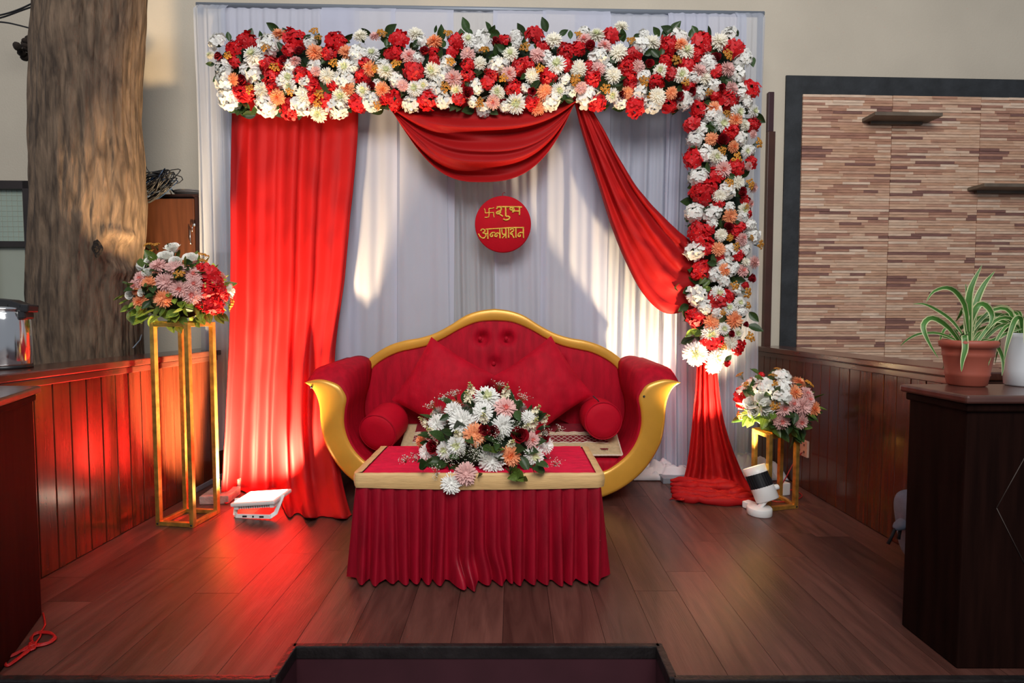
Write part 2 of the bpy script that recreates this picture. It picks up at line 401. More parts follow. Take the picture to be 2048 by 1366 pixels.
# foreground counters
def counter(poly, H, label, name='counter'):
    c = sum((Vector((x, y, 0)) for x, y in poly), Vector()) / len(poly)
    t = empty(name, c, label, 'counter')
    def pr(poly, z0, z1, nm, mt, bev):
        n = len(poly); q = MB()
        q.add([(x, y, z0) for x, y in poly] + [(x, y, z1) for x, y in poly], [list(range(n))[::-1], [n + i for i in range(n)]] + [(i, (i + 1) % n, n + (i + 1) % n, n + i) for i in range(n)], 0, False)
        return q.build(nm, mt, t, bevel=bev)
    def off(poly, d):
        out = []; n = len(poly)
        for i in range(n):
            p0, p1, p2 = (Vector(poly[(i + k) % n]) for k in (-1, 0, 1))
            e1 = (p1 - p0).normalized(); e2 = (p2 - p1).normalized(); n1 = Vector((e1.y, -e1.x)); n2 = Vector((e2.y, -e2.x))
            m = (n1 + n2).normalized(); out.append(tuple(p1 + m * (d / max(.3, m.dot(n1)))))
        return out
    pr(poly, .0, H - .03, 'body', MT['counter'], .004)
    pr(off(poly, .008), H - .048, H - .024, 'moulding', MT['counter'], .005)
    pr(off(poly, .020), H - .024, H, 'counter_top', MT['counter_top'], .007)
    return t
A1, A2 = G(1803, 1250), G(1914, 1338)
rc = counter([(A1.x, A1.y), (A2.x, A2.y), (3.1, A2.y), (3.1, A1.y)], .785, 'dark wooden counter under the potted spider plants')
q = MB(); yy = A2.y - .001
pts = [G(0, 0) for _ in ()]
for a, c_ in (((2055, 905), (1993, 1016)), ((1993, 1016), (2055, 1140))):
    q.tube([P(a[0], a[1], yy), P(c_[0], c_[1], yy)], .0014, 4)
q.build('groove_line', MT['scratch'], rc)
A1, A2 = G(84, 1230), G(-14, 1366)
counter([(-3.0, A1.y), (-3.0, A2.y), (A2.x, A2.y), (A1.x, A1.y)], .772, 'near-black wooden counter at the left edge of the stage, red cord beside it')

# ================================================================== TREE
tl = [(66, -40), (63, 40), (56, 100), (55, 200), (52, 280), (54, 400), (50, 500), (47, 590), (48, 660), (57, 730), (60, 800), (60, 1000)]
tr = [(300, -40), (296, 40), (290, 120), (287, 160), (285, 230), (292, 330), (296, 400), (291, 470), (286, 520), (286, 600), (285, 690), (287, 760), (290, 800), (292, 1000)]
TY = 2.97
tree = empty('tree_trunk', (0, 0, 0), 'thick rough tree trunk rising behind the left panelled wall', 'tree')
base = P(172, 760, TY); tree.location = (base.x, base.y, -.28)
zs0 = P(172, -30, TY).z + .3
knotp = None
def trunk(u, v):
    py = lerp(-60, 1130, v)
    def ed(t):
        for (x0, y0), (x1, y1) in zip(t, t[1:]):
            if y0 <= py <= y1: return lerp(x0, x1, (py - y0) / (y1 - y0))
        return t[0][0] if py < t[0][1] else t[-1][0]
    l, r = P(ed(tl), py, TY), P(ed(tr), py, TY); al, ar = math.atan2(l.x, l.y), math.atan2(r.x, r.y); be, ga_ = (al + ar) / 2, (ar - al) / 2
    R = TY / math.cos(be) * math.sin(ga_) * .985; c = Vector((TY * math.tan(be), TY, l.z))
    a = 2 * PI * u
    dx, dy = math.cos(a), math.sin(a)
    p = Vector((dx * 2.6, dy * 2.6, c.z * .55))
    # slanting bark fissures
    ph = u * 46 + c.z * .9 + 1.6 * noise.noise(p * 1.3)
    fis = 1.8 * max(0, math.sin(ph * 2 * PI / 2.0)) ** 8 * max(0, noise.noise(Vector((dx * 5, dy * 5, c.z * 1.1))) + .25)
    d = .018 * noise.noise(p) + .011 * noise.noise(Vector((dx * 9, dy * 9, c.z * 2.0))) + .006 * noise.noise(Vector((dx * 24, dy * 24, c.z * 6))) - .016 * fis
    rr = R + d
    k = P(193, 497, TY - R * .93); q = c + Vector((dx * rr, dy * rr * .95, 0))
    dk = (q - k); e = math.hypot(dk.x / .045, dk.z / .085)
    if dy < 0 and e < 2.2: q -= Vector((dx, dy, 0)) * (.035 * math.exp(-e * e * 1.6) - .018 * math.exp(-(e - 1.25) ** 2 * 7))
    e2 = math.hypot(dk.x / .012, (dk.z + .17) / .1)
    if dy < 0 and e2 < 1: q -= Vector((dx, dy, 0)) * .012 * (1 - e2)
    return q
b = MB(); b.grid(trunk, 260, 300, closeu=True); b.build('trunk', MT['bark'], tree)
R_ = .36; kc = P(193, 497, TY - .235)
b = MB()
b.grid(lambda u, v: kc + Vector((.026 * v * math.cos(2 * PI * u) * (1 + .35 * noise.noise(Vector((math.cos(2 * PI * u) * 1.5, math.sin(2 * PI * u) * 1.5, 4)))), -.008 + .012 * v - .008 * noise.noise(Vector((u * 9, v * 5, 1))), .048 * v * math.sin(2 * PI * u) * (1 + .25 * noise.noise(Vector((math.cos(2 * PI * u) * 2, math.sin(2 * PI * u) * 2, 9)))))), 40, 10)
b.build('knot', MT['knot'], tree)
b = MB(); lk = P(50, 103, TY + .02)
for i in range(16):
    rg = random.Random(90 + i); b.ball(lk + Vector((rg.uniform(-.02, .035), rg.gauss(0, .02), rg.gauss(0, .032))), (rg.uniform(.012, .024), .02, rg.uniform(.012, .022)), 7, 5)
b.build('burl', MT['knot'], tree)

# ================================================================== behind the left wall
CX1 = P(399, 500, 3.26).x; CX0 = CX1 - .40; cz1 = P(350, 394, 3.26).z; cz0 = P(350, 562, 3.26).z
cab = empty('cabinet', ((CX0 + CX1) / 2, 3.26, cz0), 'wall-hung brown wooden cabinet with a keyed door beside the tree', 'cabinet')
b = MB(); b.b2((CX0, 3.272, cz0), (CX1, 3.50, cz1), bev=.003); b.b2((CX0 - .006, 3.26, cz1), (CX1 + .006, 3.505, cz1 + .018), bev=.003)
b.b2((CX1 - .02, 3.258, cz0), (CX1, 3.272, cz1)); b.build('body', MT['cabinet_dark'], cab)
b = MB(); b.b2((CX0 + .01, 3.250, cz0 + .01), (CX1 - .023, 3.270, cz1 - .012), bev=.002); door = b.build('door', MT['cabinet'], cab)
h0, h1 = P(380, 461, 3.235), P(381, 488, 3.235)
b = MB(); b.tube([h0 + Vector((0, .015, .0)), h0, h1, h1 + Vector((0, .015, 0))], .0035, 8); b.build('handle', MT['chrome'], door)
lk = P(389, 450, 3.25); b = MB(); b.lathe([(.011, 0), (.011, .008), (.006, .012)], 16, lk, basis((0, -1, 0))); b.tube([lk + Vector((0, -.012, 0)), lk + Vector((-.002, -.02, -.02)), lk + Vector((-.004, -.02, -.045))], .0022, 5); b.build('lock', MT['chrome'], door)
# cables on the tree
b = MB(); rg = random.Random(3); c0 = P(300, 372, 3.20)
for i in range(34):
    a = rg.uniform(-.5, .9); ln = rg.uniform(.10, .19); wd = rg.uniform(.02, .055)
    o_ = Vector((rg.uniform(-.03, .03), rg.uniform(-.04, .04), rg.uniform(-.03, .03)))
    D = Vector((math.cos(a * .5 + .35), rg.uniform(-.2, .2), math.sin(a * .5 + .35))).normalized(); U = Vector((-D.z, 0, D.x))
    b.tube([c0 + o_ + D * (ln * math.cos(q) * .75 + .02) + U * (wd * math.sin(q)) + Vector((0, .02 * math.sin(2 * q), 0)) for q in [2 * PI * k / 14 for k in range(14)]], rg.uniform(.0028, .0042), 5, closed=True, mi=1 if i % 9 == 4 else 0)
b.tube([P(288, 322, 3.2), P(294, 338, 3.2), P(300, 346, 3.2)], .002, 5)
lp = [(330, 367), (320, 375), (322, 384), (332, 384), (337, 374), (334, 366)]
b.tube([P(x, y, 3.18) for x, y in lp], .003, 5)
b.tube([P(330, 360, 3.18), P(336, 372, 3.2), P(345, 381, 3.3), P(354, 391, 3.4)], .005, 6, mi=1); b.tube([P(330, 362, 3.18), P(338, 378, 3.2), P(345, 392, 3.3)], .004, 6)
tag(b.build('cable_bundle', [MT['cable'], MT['cable_blue']]), 'tangled coil of black and blue cables hanging between tree and cabinet top', 'cable')
dp = P(388, 388, 3.385); b = MB(); b.lathe([(.05, 0), (.09, .004), (.105, .022), (.11, .026), (.108, .020), (.09, .010), (.02, .008)], 40, (dp.x, dp.y, cz1 + .019))
b.lathe([(.106, .027), (.112, .030), (.112, .034), (.104, .036)], 40, (dp.x, dp.y, cz1 + .019)); tag(b.build('glass_dish', MT['glass_dish']), 'round smoky glass dish lying on top of the wooden cabinet', 'dish')
b = MB()
for pts in ([(-30, 36), (10, 28), (40, 18), (66, 6)], [(-30, 44), (10, 33), (40, 22), (66, 13)], [(-30, 42), (10, 45), (35, 50), (62, 57)]):
    b.tube([P(x, y, 3.2) for x, y in dense(pts, 16)], .0045, 6)
tag(b.build('overhead_cable', MT['cable']), 'three thin black cables strung to the tree trunk near the ceiling', 'cable')
b = MB(); b.tube([P(x, y, Y) for x, y, Y in ((289, 560, 3.2), (288, 620, 3.2), (287, 655, 3.15), (280, 680, 3.02), (266, 696, 2.9))], .0035, 6)
tag(b.build('grey_cord', MT['grey_cable']), 'thin grey cord hanging beside the tree down to the ledge', 'cable')
b = MB(); e0 = G(216, 706, .803); e1 = G(266, 702, .803); b.tube([e0, lerp(e0, e1, .3) + Vector((0, .02, .006)), lerp(e0, e1, .7) + Vector((0, .02, .006)), e1], .004, 6)
tag(b.build('white_wire', MT['plastic_white']), 'short white wire lying on the left wall ledge by the tree', 'cable')
# vacuum flask
fk = G(14, 737, .80); fl = empty('vacuum_flask', (fk.x, fk.y, .80), 'polished steel vacuum flask with black lid handle on the left ledge', 'flask')
rF = (P(53, 700, fk.y).x - fk.x); top = P(20, 616, fk.y).z - .80
b = MB(); b.lathe([(rF * .97, .012), (rF, .02), (rF, top * .80), (rF * .97, top * .84), (rF * .93, top * .9), (rF * .90, top * .96)], 48, fk); b.build('body', MT['steel'], fl)
b = MB(); b.lathe([(rF * .98, 0), (rF * .98, .014)], 40, fk); b.build('base_ring', MT['plastic_black'], fl)
b = MB(); b.lathe([(rF * .90, top * .955), (rF * .95, top * .965), (rF * .95, top * 1.0), (rF * .6, top * 1.03)], 40, fk); b.build('collar', MT['chrome'], fl)
b = MB(); hz = .80 + top
hp = [fk + Vector((-rF * 1.1, 0, top * 1.05)), fk + Vector((-rF * .4, 0, top * 1.10)), fk + Vector((rF * .5, 0, top * 1.07)), fk + Vector((rF * 1.05, 0, top * 1.0)), fk + Vector((rF * 1.35, 0, top * .99))]
for i, (p, q) in enumerate(zip(hp, hp[1:])):
    d = (q - p); m = basis(d, (0, 1, 0)); b.box((p + q) / 2, (.03, .05, d.length + .012), m, bev=.006)
b.box(fk + Vector((rF * 1.02, 0, top * .92)), (.032, .045, .05), bev=.008); b.build('handle', MT['plastic_black'], fl)
# ================================================================== BACKDROP
def YK(x): return 3.22 + .025 * (x + 1.8)
ZT = P(960, 12, 3.26).z
fr = empty('backdrop_frame', (P(430, 500, 3.25).x, 3.26, 0), 'grey metal pipe frame holding up the white sheer backdrop', 'frame')
fx0 = P(420, 500, 3.25).x - .02; fx1 = P(1516, 300, 3.33).x
for x in (fx0, fx1):
    q = MB(); q.tube([(x, YK(x) + .035, 0), (x, YK(x) + .035, ZT)], .017, 10); q.build('post', MT['pipe'], fr)
q = MB(); q.tube([(fx0 - .02, YK(fx0) + .035, ZT), (fx1 + .02, YK(fx1) + .035, ZT - .005)], .017, 10); q.build('top_bar', MT['pipe'], fr)
g0 = G(1326, 968); q = MB(); q.b2((g0.x, g0.y, 0), (g0.x + .16, YK(g0.x) + .05, .035), bev=.004); q.build('foot', MT['pipe'], fr)
q = MB(); q.b2((fx0 + .02, 2.95, 0), (fx0 + .08, 3.28, .03), bev=.004); q.build('foot', MT['pipe'], fr)

def sheer(px0, px1, off, mt, label, zb=.01, seed=0, A=.014, wl=.075, slant=0):
    rg = random.Random(seed); x0 = P(px0, 520, 3.25).x; x1 = P(px1, 520, 3.25).x; n = (x1 - x0) / wl
    ph = [rg.uniform(0, 6.28) for _ in range(4)]
    def fn(u, v):
        z = lerp(ZT + .012, zb, v); g = .25 + .75 * min(1, v * 3)
        x = lerp(x0, x1, u) + .012 * math.sin(v * 3 + ph[0]) * g + slant * v
        uu = u + .02 * math.sin(v * 4 + ph[3])
        y = YK(x) + off + A * g * (math.sin(uu * n * 2 * PI + ph[0]) + .6 * math.sin(uu * n * 3.7 * PI + ph[1]) + .4 * math.sin(uu * n * 1.1 * PI + ph[2]))
        y += .004 * noise.noise(Vector((x * 14, z * 5, seed)))
        if v < .012: y = YK(x) + .035
        return Vector((x, y, z))
    b = MB(); b.grid(fn, max(24, int(n * 14)), 46)
    tag(b.build('sheer_curtain', MT[mt]), label, 'curtain', 'white sheer panels of the backdrop')
GR = 'white sheer panels of the backdrop'
sheer(409, 470, -.02, 'sheer2', 'outermost white sheer panel left of the long red curtain', .18, 1, .016, .06)
sheer(455, 715, .02, 'sheer', 'white sheer panel hanging behind the long red curtain', .1, 2)
sheer(650, 795, -.005, 'sheer', 'white sheer panel just right of the long red curtain', .02, 3, .008, .16)
sheer(785, 908, .0, 'sheer', 'smooth white sheer panel below the left half of the red swag', .02, 4, .006, .2)
sheer(898, 996, .02, 'sheer2', 'thin see-through sheer panel behind the left side of the round red sign', .02, 5, .014, .09)
sheer(988, 1092, .0, 'sheer', 'white sheer panel behind the right side of the round red sign', .02, 6, .008, .11)
sheer(1084, 1218, -.01, 'sheer', 'white sheer panel left of the slanting red drape', .02, 7, .008, .13)
sheer(1205, 1345, .02, 'sheer2', 'thin see-through sheer panel behind the slanting red drape', .02, 8, .014, .10)
sheer(1150, 1420, .05, 'sheer', 'white sheer panel behind the red drape and sofa right arm', .02, 12, .014, .07)
sheer(1335, 1490, .0, 'sheer', 'white sheer panel behind the flower column', .05, 9, .014, .065)
sheer(1470, 1527, -.015, 'sheer2', 'outermost white sheer panel at the right edge of the backdrop', .14, 10, .014, .07)
sheer(412, 720, .055, 'sheer2', 'rear sheer layer at the top left of the backdrop above the roses', 1.4, 13, .01, .07)

def cloth(name, Lp, Rp, Yf, nf, amp, label, mt='satin', nu=150, nv=70, seed=0, cat='curtain', extra=None, minz=.006):
    rg = random.Random(seed); ph = [rg.uniform(0, 6.28) for _ in range(5)]
    def fn(u, v):
        l = poly_at(Lp, v); r = poly_at(Rp, v); px = lerp(l[0], r[0], u); py = lerp(l[1], r[1], u)
        uu = u + .025 * math.sin(v * 5 + ph[3]) * (1 - u) * u * 4
        s = .55 * math.sin(uu * nf * 2 * PI + ph[0]) + .4 * math.sin(uu * nf * 1.37 * 2 * PI + ph[1] + v * 1.2) + .22 * math.sin(uu * nf * 2.6 * PI + ph[2] - v)
        s = math.copysign(abs(s) ** .8, s)
        Y = Yf(u, v) + amp(u, v) * s
        p = P(px, py, Y)
        p += Vector((0, -.006, 0)) * noise.noise(Vector((u * 9, v * 16, seed)))
        if extra: p = extra(p, u, v)
        if p.z < minz: p.z = minz + .004 * abs(noise.noise(p * 20))
        return p
    b = MB(); b.grid(fn, nu, nv); o = b.build(name, MT[mt], None, solid=.003)
    return tag(o, label, cat)
def sst(a, b_, x):
    t = max(0, min(1, (x - a) / (b_ - a))); return t * t * (3 - 2 * t)
# long left curtain
Lc = [(465, 190), (462, 300), (461, 400), (461, 500), (460, 600), (458, 700), (453, 800), (448, 900), (441, 1000), (436, 1032)]
Rc = [(718, 190), (714, 290), (706, 380), (697, 470), (689, 560), (676, 650), (668, 740), (668, 840), (684, 960), (704, 1038)]
def Yc(u, v):
    fw = .75 - .55 * sst(.04, .14, u) + .80 * sst(.42, .54, u)
    return 3.14 - .03 * v - .13 * sst(.55, .97, v) - .17 * sst(.5, .82, v) * sst(.42, .62, u) - .26 * sst(.86, 1, v) * fw - (.15 * sst(.02, .25, v) + .09 * sst(.3, .6, v)) * (1 - sst(.84, 1, v)) * (1 - sst(0, .14, u))
def Ac(u, v): return .016 + .022 * v + .03 * sst(.85, 1, v)
cloth('red_curtain', Lc, Rc, Yc, 5, Ac, 'long straight red satin curtain with floodlight at its foot', seed=4, nu=190, nv=90)
# swag
def swag(u, v):
    px = lerp(lerp(752, 775, v), lerp(1160, 1148, v), u); c = 2 * u - 1
    sh = 1 - abs(c) ** (2.7 + .5 * c); s = lerp(2, 168, v ** .9)
    py = 196 + s * sh + 10 * v * abs(c) ** 6
    fold = math.sin(v * 15 + 2.2 * (u - .5) + .8 * math.sin(u * 3)) + .5 * math.sin(v * 27 + 3 * u + 1) + .35 * math.sin(v * 44 - 4 * u)
    return P(px, py, 3.10 - .07 * sh * math.sin(v * PI * .8) + .028 * fold * (.2 + .8 * sh))
b = MB(); b.grid(swag, 90, 120); tag(b.build('red_swag', MT['satin'], solid=.003), 'crescent red satin swag under the flower band above the round sign', 'drape')
# slanting drape
Ld = [(1146, 192), (1160, 250), (1178, 310), (1200, 380), (1222, 450), (1250, 520), (1287, 588), (1335, 627), (1400, 612)]
Rd = [(1168, 192), (1202, 250), (1240, 320), (1278, 380), (1318, 425), (1352, 458), (1378, 480), (1390, 492), (1412, 500)]
cloth('red_drape', Ld, Rd, lambda u, v: 3.13 - .06 * math.sin(v * PI * .85) - .03 * math.sin(u * PI), 3.4, lambda u, v: .006 + .024 * math.sin(min(1, v * 1.05) * PI), 'red satin drape sweeping diagonally to the flower column', seed=9, cat='drape')
# tail below the column
Lt = [(1396, 690), (1392, 760), (1386, 830), (1380, 890), (1372, 940), (1360, 975), (1338, 1000)]
Rt = [(1430, 690), (1436, 760), (1445, 830), (1462, 890), (1482, 940), (1500, 975), (1516, 1004)]
cloth('red_drape', Lt, Rt, lambda u, v: 3.12 - .10 * v - .22 * sst(.72, 1, v), 4.2, lambda u, v: .010 + .028 * v, 'red satin drape tail falling from the flower column and pooling on the floor', seed=21, cat='drape')
b = MB(); rg = random.Random(5)
g1, g2 = G(1338, 992), G(1512, 1002)
for k in range(5):
    y0 = lerp(-.05, .10, k / 4); pts = []
    for i in range(15):
        t = i / 14; p = g1.lerp(g2, t * (1 - .05 * k) + .02 * k); p.y += y0 - .05 * math.sin(t * PI) * (1 if k < 3 else .2) + .004 * rg.gauss(0, 1)
        p.z = .016 + .022 * k * .45 + .006 * rg.random(); pts.append(p)
    b.tube(dense([tuple(p) for p in pts], 40), [(.024 + .005 * math.sin(i * .35 + k)) * min(1, .35 + math.sin(i / 40 * PI) * 1.6) for i in range(41)], 10)
tag(b.build('cloth_pool', MT['satin']), 'crumpled red cloth bunched on the floor below the flower column', 'cloth')
# white fabric bunched on the floor
def heap(name, px0, px1, py, hpx, label, seed, dep=.22):
    a, c_ = G(px0, py), G(px1, py); H = hpx / F * a.y
    def fn(u, v):
        x = lerp(a.x, c_.x, u); y = a.y + dep * v
        h = math.sin(max(.0, min(1, u)) * PI) ** .5 * math.sin(v * PI) ** .6
        n_ = .6 + .5 * noise.noise(Vector((u * 5 + seed, v * 3, 0))) + .28 * noise.noise(Vector((u * 13, v * 9, seed)))
        rid = .25 * abs(math.sin(u * 9 + v * 5 + seed))
        return Vector((x + .015 * noise.noise(Vector((v * 8, u * 8, seed))), y, .004 + H * max(0, h * (n_ + rid))))
    b = MB(); b.grid(fn, 60, 26); tag(b.build(name, MT['white_cloth'], solid=.004), label, 'cloth')
heap('bunched_cloth', 1268, 1400, 962, 36, 'bunched white fabric on the floor between sofa arm and red drape', 2, .16)
heap('bunched_cloth', 1455, 1578, 962, 52, 'bunched white fabric on the floor behind the short gold stand', 8, .22)
# sign
SY = 3.12; sc = P(1006, 449, SY); SR = 55.5 / F * SY
sg = empty('round_sign', sc, 'round red cloth sign with gold Devanagari lettering hung on the sheers', 'sign')
b = MB(); b.lathe([(SR * .97, -.012), (SR, -.008), (SR, .008), (SR * .97, .012)], 72, sc, basis((0, -1, 0))); b.build('disc', MT['sign'], sg)
z7 = zx((900, 370), 210 / 1912)
strokes = [
 [(710, 428), (712, 505), (708, 582)], [(710, 428), (760, 428), (804, 414)], [(708, 582), (670, 592), (630, 590)], [(640, 512), (712, 506), (798, 502)], [(642, 512), (640, 470), (624, 428)], [(796, 502), (795, 545), (806, 592)],
 [(850, 402), (1080, 398), (1312, 404)], [(848, 440), (872, 408), (915, 408), (935, 440), (912, 474), (868, 484)], [(868, 484), (846, 512), (868, 530), (905, 512), (930, 490)], [(872, 512), (905, 535), (962, 572)], [(1012, 400), (1014, 480), (1015, 575)],
 [(1015, 575), (1058, 572), (1086, 592), (1072, 622), (1020, 640), (970, 622)],
 [(1092, 428), (1118, 408), (1142, 428), (1122, 458), (1095, 450), (1092, 428)], [(1125, 455), (1160, 480), (1140, 498), (1165, 478), (1262, 478)], [(1145, 405), (1165, 440), (1170, 480)], [(1264, 404), (1266, 480), (1264, 552)],
 [(650, 806), (900, 792), (1130, 780), (1350, 778)],
 [(560, 838), (585, 806), (628, 816), (634, 848), (596, 876), (640, 886), (654, 926), (614, 968), (562, 952), (518, 888)], [(640, 888), (690, 890)], [(686, 806), (688, 890), (690, 985)],
 [(822, 872), (780, 866), (742, 890), (732, 922), (756, 944), (776, 926), (770, 900)], [(905, 890), (860, 876), (828, 896), (816, 926), (840, 946), (858, 926), (852, 902)], [(906, 795), (908, 885), (911, 975)],
 [(945, 796), (944, 850), (960, 898), (990, 902), (1016, 888)], [(1017, 792), (1018, 880), (1020, 975)], [(1018, 906), (990, 930), (952, 968)],
 [(1066, 790), (1067, 880), (1068, 970)],
 [(1096, 828), (1115, 800), (1148, 806), (1154, 836), (1120, 862), (1098, 882), (1116, 900), (1145, 884)], [(1112, 886), (1140, 920), (1166, 966)], [(1199, 788), (1200, 880), (1201, 966)],
 [(1330, 872), (1285, 866), (1250, 888), (1238, 920), (1262, 944), (1280, 926), (1276, 902)], [(1334, 782), (1336, 880), (1339, 970)]]
for st in strokes:
    pts = dense(st, 4 * len(st)); wv = (.0050 if st[0][1] < 700 else .0043) * (.6 if st[0] in ((710, 428), (708, 582), (640, 512), (642, 512), (796, 502)) else 1)
    q = MB(); q.tube([P(*z7(x, y), SY - .014) for x, y in pts], [wv * random.uniform(.85, 1.15) for _ in pts], 6); q.build('letter_stroke', MT['letters'], sg)
b = MB(); b.tube([P(1005, 395, SY - .004), P(1005, 388, SY), P(1008, 385, SY + .02), P(1010, 386, SY + .06)], .0018, 5); b.build('hanging_thread', MT['rope'] if 'rope' in MT else MT['sign'], sg)

# ================================================================== SOFA
z3 = zx((590, 600), 790 / 2048)
SF = 2.76; SB = 3.12
sofa = empty('sofa', (P(985, 900, 2.9).x, 2.95, 0), 'gold-framed crimson velvet throne sofa with arched back', 'sofa')
def zp(dx, y, Y): p = P(*z3(1025 + dx, y), Y); return p
outer = [(975, 428), (940, 455), (915, 500), (900, 560), (895, 640), (875, 740), (828, 830), (765, 908), (675, 978), (560, 1030), (400, 1066), (200, 1076), (0, 1078)]
inner = [(975, 428), (925, 414), (870, 416), (805, 440), (775, 476), (760, 515), (770, 575), (772, 650), (750, 730), (705, 800), (635, 860), (565, 895), (400, 930), (200, 945), (0, 950)]
oh = dense(outer[:], 48); ih = dense(inner, 56)
X0 = zp(0, 900, SF).x
def half(pts, Y):
    r = []
    cx_ = zp(0, 900, Y).x
    for dx, y in pts:
        p = zp(dx, y, Y); r.append((p.x - cx_, max(0.0, p.z)))
    return r
oR, iR = half(oh, SF), half(ih, SF)
# U-shaped front frame: strip between outer and inner lines
def both(h): return [(X0 + x, z) for x, z in h] + [(X0 - x, z) for x, z in h[::-1][1:]]
O_, I_ = both(oR), both(iR)
def resamp(pts, n):
    d = [0]
    for a, c_ in zip(pts, pts[1:]): d.append(d[-1] + math.dist(a, c_))
    out = []; j = 0
    for i in range(n + 1):
        t = d[-1] * i / n
        while j < len(d) - 2 and d[j + 1] < t: j += 1
        f = (t - d[j]) / max(1e-9, d[j + 1] - d[j]); out.append((lerp(pts[j][0], pts[j + 1][0], f), lerp(pts[j][1], pts[j + 1][1], f)))
    return out
def strip_solid(A, B, y0, y1, bev=.012, puff=0):
    n = len(A); b = MB()
    prof = [(0, y1), (0, y0 + bev), (.06, y0 + bev * .3), (.16, y0), (.84, y0), (.94, y0 + bev * .3), (1, y0 + bev), (1, y1)]
    vs = []; m = len(prof)
    for (a, c_) in zip(A, B):
        for t, y in prof: vs.append((lerp(a[0], c_[0], t), y, lerp(a[1], c_[1], t)))
    fs = [(i * m + j, i * m + (j + 1) % m, (i + 1) * m + (j + 1) % m, (i + 1) * m + j) for i in range(n - 1) for j in range(m)]
    fs += [list(range(m)), [(n - 1) * m + j for j in range(m)][::-1]]
    b.add(vs, fs); return b
# pair the two lines so the tip and the bottom centre correspond
def pair(h1, h2, n): return resamp(h1, n), resamp(h2, n)
a_, c_ = pair(oR, iR, 90)
A2_ = [(X0 + x, z) for x, z in a_] + [(X0 - x, z) for x, z in a_[::-1][1:]]; B2_ = [(X0 + x, z) for x, z in c_] + [(X0 - x, z) for x, z in c_[::-1][1:]]
b = strip_solid(A2_, B2_, SF, SF + .055); gf = b.build('front_frame', MT['gold'], sofa)
for dx, y in ((938, 452), (765, 500)):
    for s_ in (-1, 1):
        p = zp(0, y, SF); px_ = (zp(dx, y, SF).x - X0) * s_ + X0
        if (s_ > 0) == (dx < 800):
            q = MB(); q.lathe([(.006, -.002), (.006, .002)], 10, (px_ + (.02 if dx < 800 else 0), SF - .001, p.z), basis((0, -1, 0))); q.build('screw', MT['cable'], gf)
# body shell: outline lofted backwards, padded arm tops rising to the rear
NB = 150
Or, Ir = resamp(oR, 70), resamp(iR, 80)
ring = [(x * .992, z + .004, 0) for x, z in Or] + [(x * .985 if x > .05 else x, z, 1) for x, z in Ir[::-1]][1:]
ring = ring[:-1]
def bodypt(x, z, k, t, s_):
    tipz = oR[0][1]; wtop = sst(tipz - .13, tipz - .005, z); y = SF + .012 + (SB - SF) * t
    rise = wtop * (.055 * math.sin(min(1, t * 3.5) * PI / 2) + .045 * t)
    inw = -.10 * t * wtop * sst(.55, .95, x)
    return Vector((X0 + s_ * (x + inw), y, max(.004, z + rise)))
for s_, nm in ((-1, 'arm'), (1, 'arm')):
    b = MB(); n = len(ring); T = [0, .02, .06, .12, .2, .3, .42, .55, .7, .85, 1]
    vs = [bodypt(x, z, k, t, s_) for t in T for x, z, k in ring]
    fs = [(i * n + j, i * n + (j + 1) % n, (i + 1) * n + (j + 1) % n, (i + 1) * n + j) for i in range(len(T) - 1) for j in range(n)]
    fs += [[(len(T) - 1) * n + j for j in range(n)], list(range(n))[::-1]]
    b.add(vs, fs); b.build('arm_upholstery', MT['velvet'], sofa)
# seat
sx = (zp(640, 850, SF).x - X0)
def seatf(u, v):
    a = PI * (v - .5); return None
b = MB()
seat_z = .235
def rbox(c, d, p=.22, n=28):
    def fn(u, v):
        th = 2 * PI * u; ph_ = PI * (v - .5)
        f = lambda w, e: math.copysign(abs(w) ** e, w)
        return Vector((c[0] + d[0] / 2 * f(math.cos(ph_), p) * f(math.cos(th), p), c[1] + d[1] / 2 * f(math.cos(ph_), p) * f(math.sin(th), p), c[2] + d[2] / 2 * f(math.sin(ph_), p)))
    return fn
b.grid(rbox((X0, 2.955, .155), (sx * 2 + .18, .36, .17)), 64, 28, closeu=True); b.build('seat', MT['velvet'], sofa)
# backrest
bo = [(0, 45), (75, 55), (150, 80), (230, 130), (310, 172), (390, 197), (470, 211), (550, 237), (630, 285), (690, 340), (725, 400), (745, 480), (750, 600), (745, 760)]
bi = [(0, 108), (90, 116), (180, 152), (270, 203), (350, 238), (430, 257), (500, 273), (570, 305), (625, 345), (655, 390), (672, 440), (680, 500), (684, 600), (682, 760)]
bR, biR = half(dense(bo, 60), SB), half(dense(bi, 60), SB)
def bh(h): return [(X0 - x, z) for x, z in h[::-1]][:-1] + [(X0 + x, z) for x, z in h]
b = strip_solid(bh(bR), bh(biR), SB, SB + .05); gb = b.build('back_frame', MT['gold'], sofa)
def backp(u, v):
    k = (u * 2 - 1); t = abs(k); i = t * (len(biR) - 1); j = min(int(i), len(biR) - 2); f = i - j
    x = lerp(biR[j][0], biR[j + 1][0], f); z = lerp(biR[j][1], biR[j + 1][1], f)
    zc_ = .30; r = v ** .9
    cx, cz = 0, .55
    xx = lerp(cx, x, r); zz = lerp(cz, z, r)
    puff = .035 * (1 - r ** 4)
    for bx, bz in buttons: puff -= .030 * math.exp(-((xx - bx) ** 2 + (zz - bz) ** 2) / .0012)
    return Vector((X0 + math.copysign(xx, k), SB + .014 - puff, zz))
buttons = [(half([(bx, by)], SB)[0]) for bx, by in ((0, 330), (66, 200), (-66, 200), (330, 330), (-330, 330))]
buttons = [(abs(x), z) for x, z in buttons]
b = MB(); b.grid(backp, 130, 34); b.b2((X0 - .80, SB + .008, .02), (X0 + .80, SB + .045, .5)); back_up = b.build('backrest', MT['velvet'], sofa)
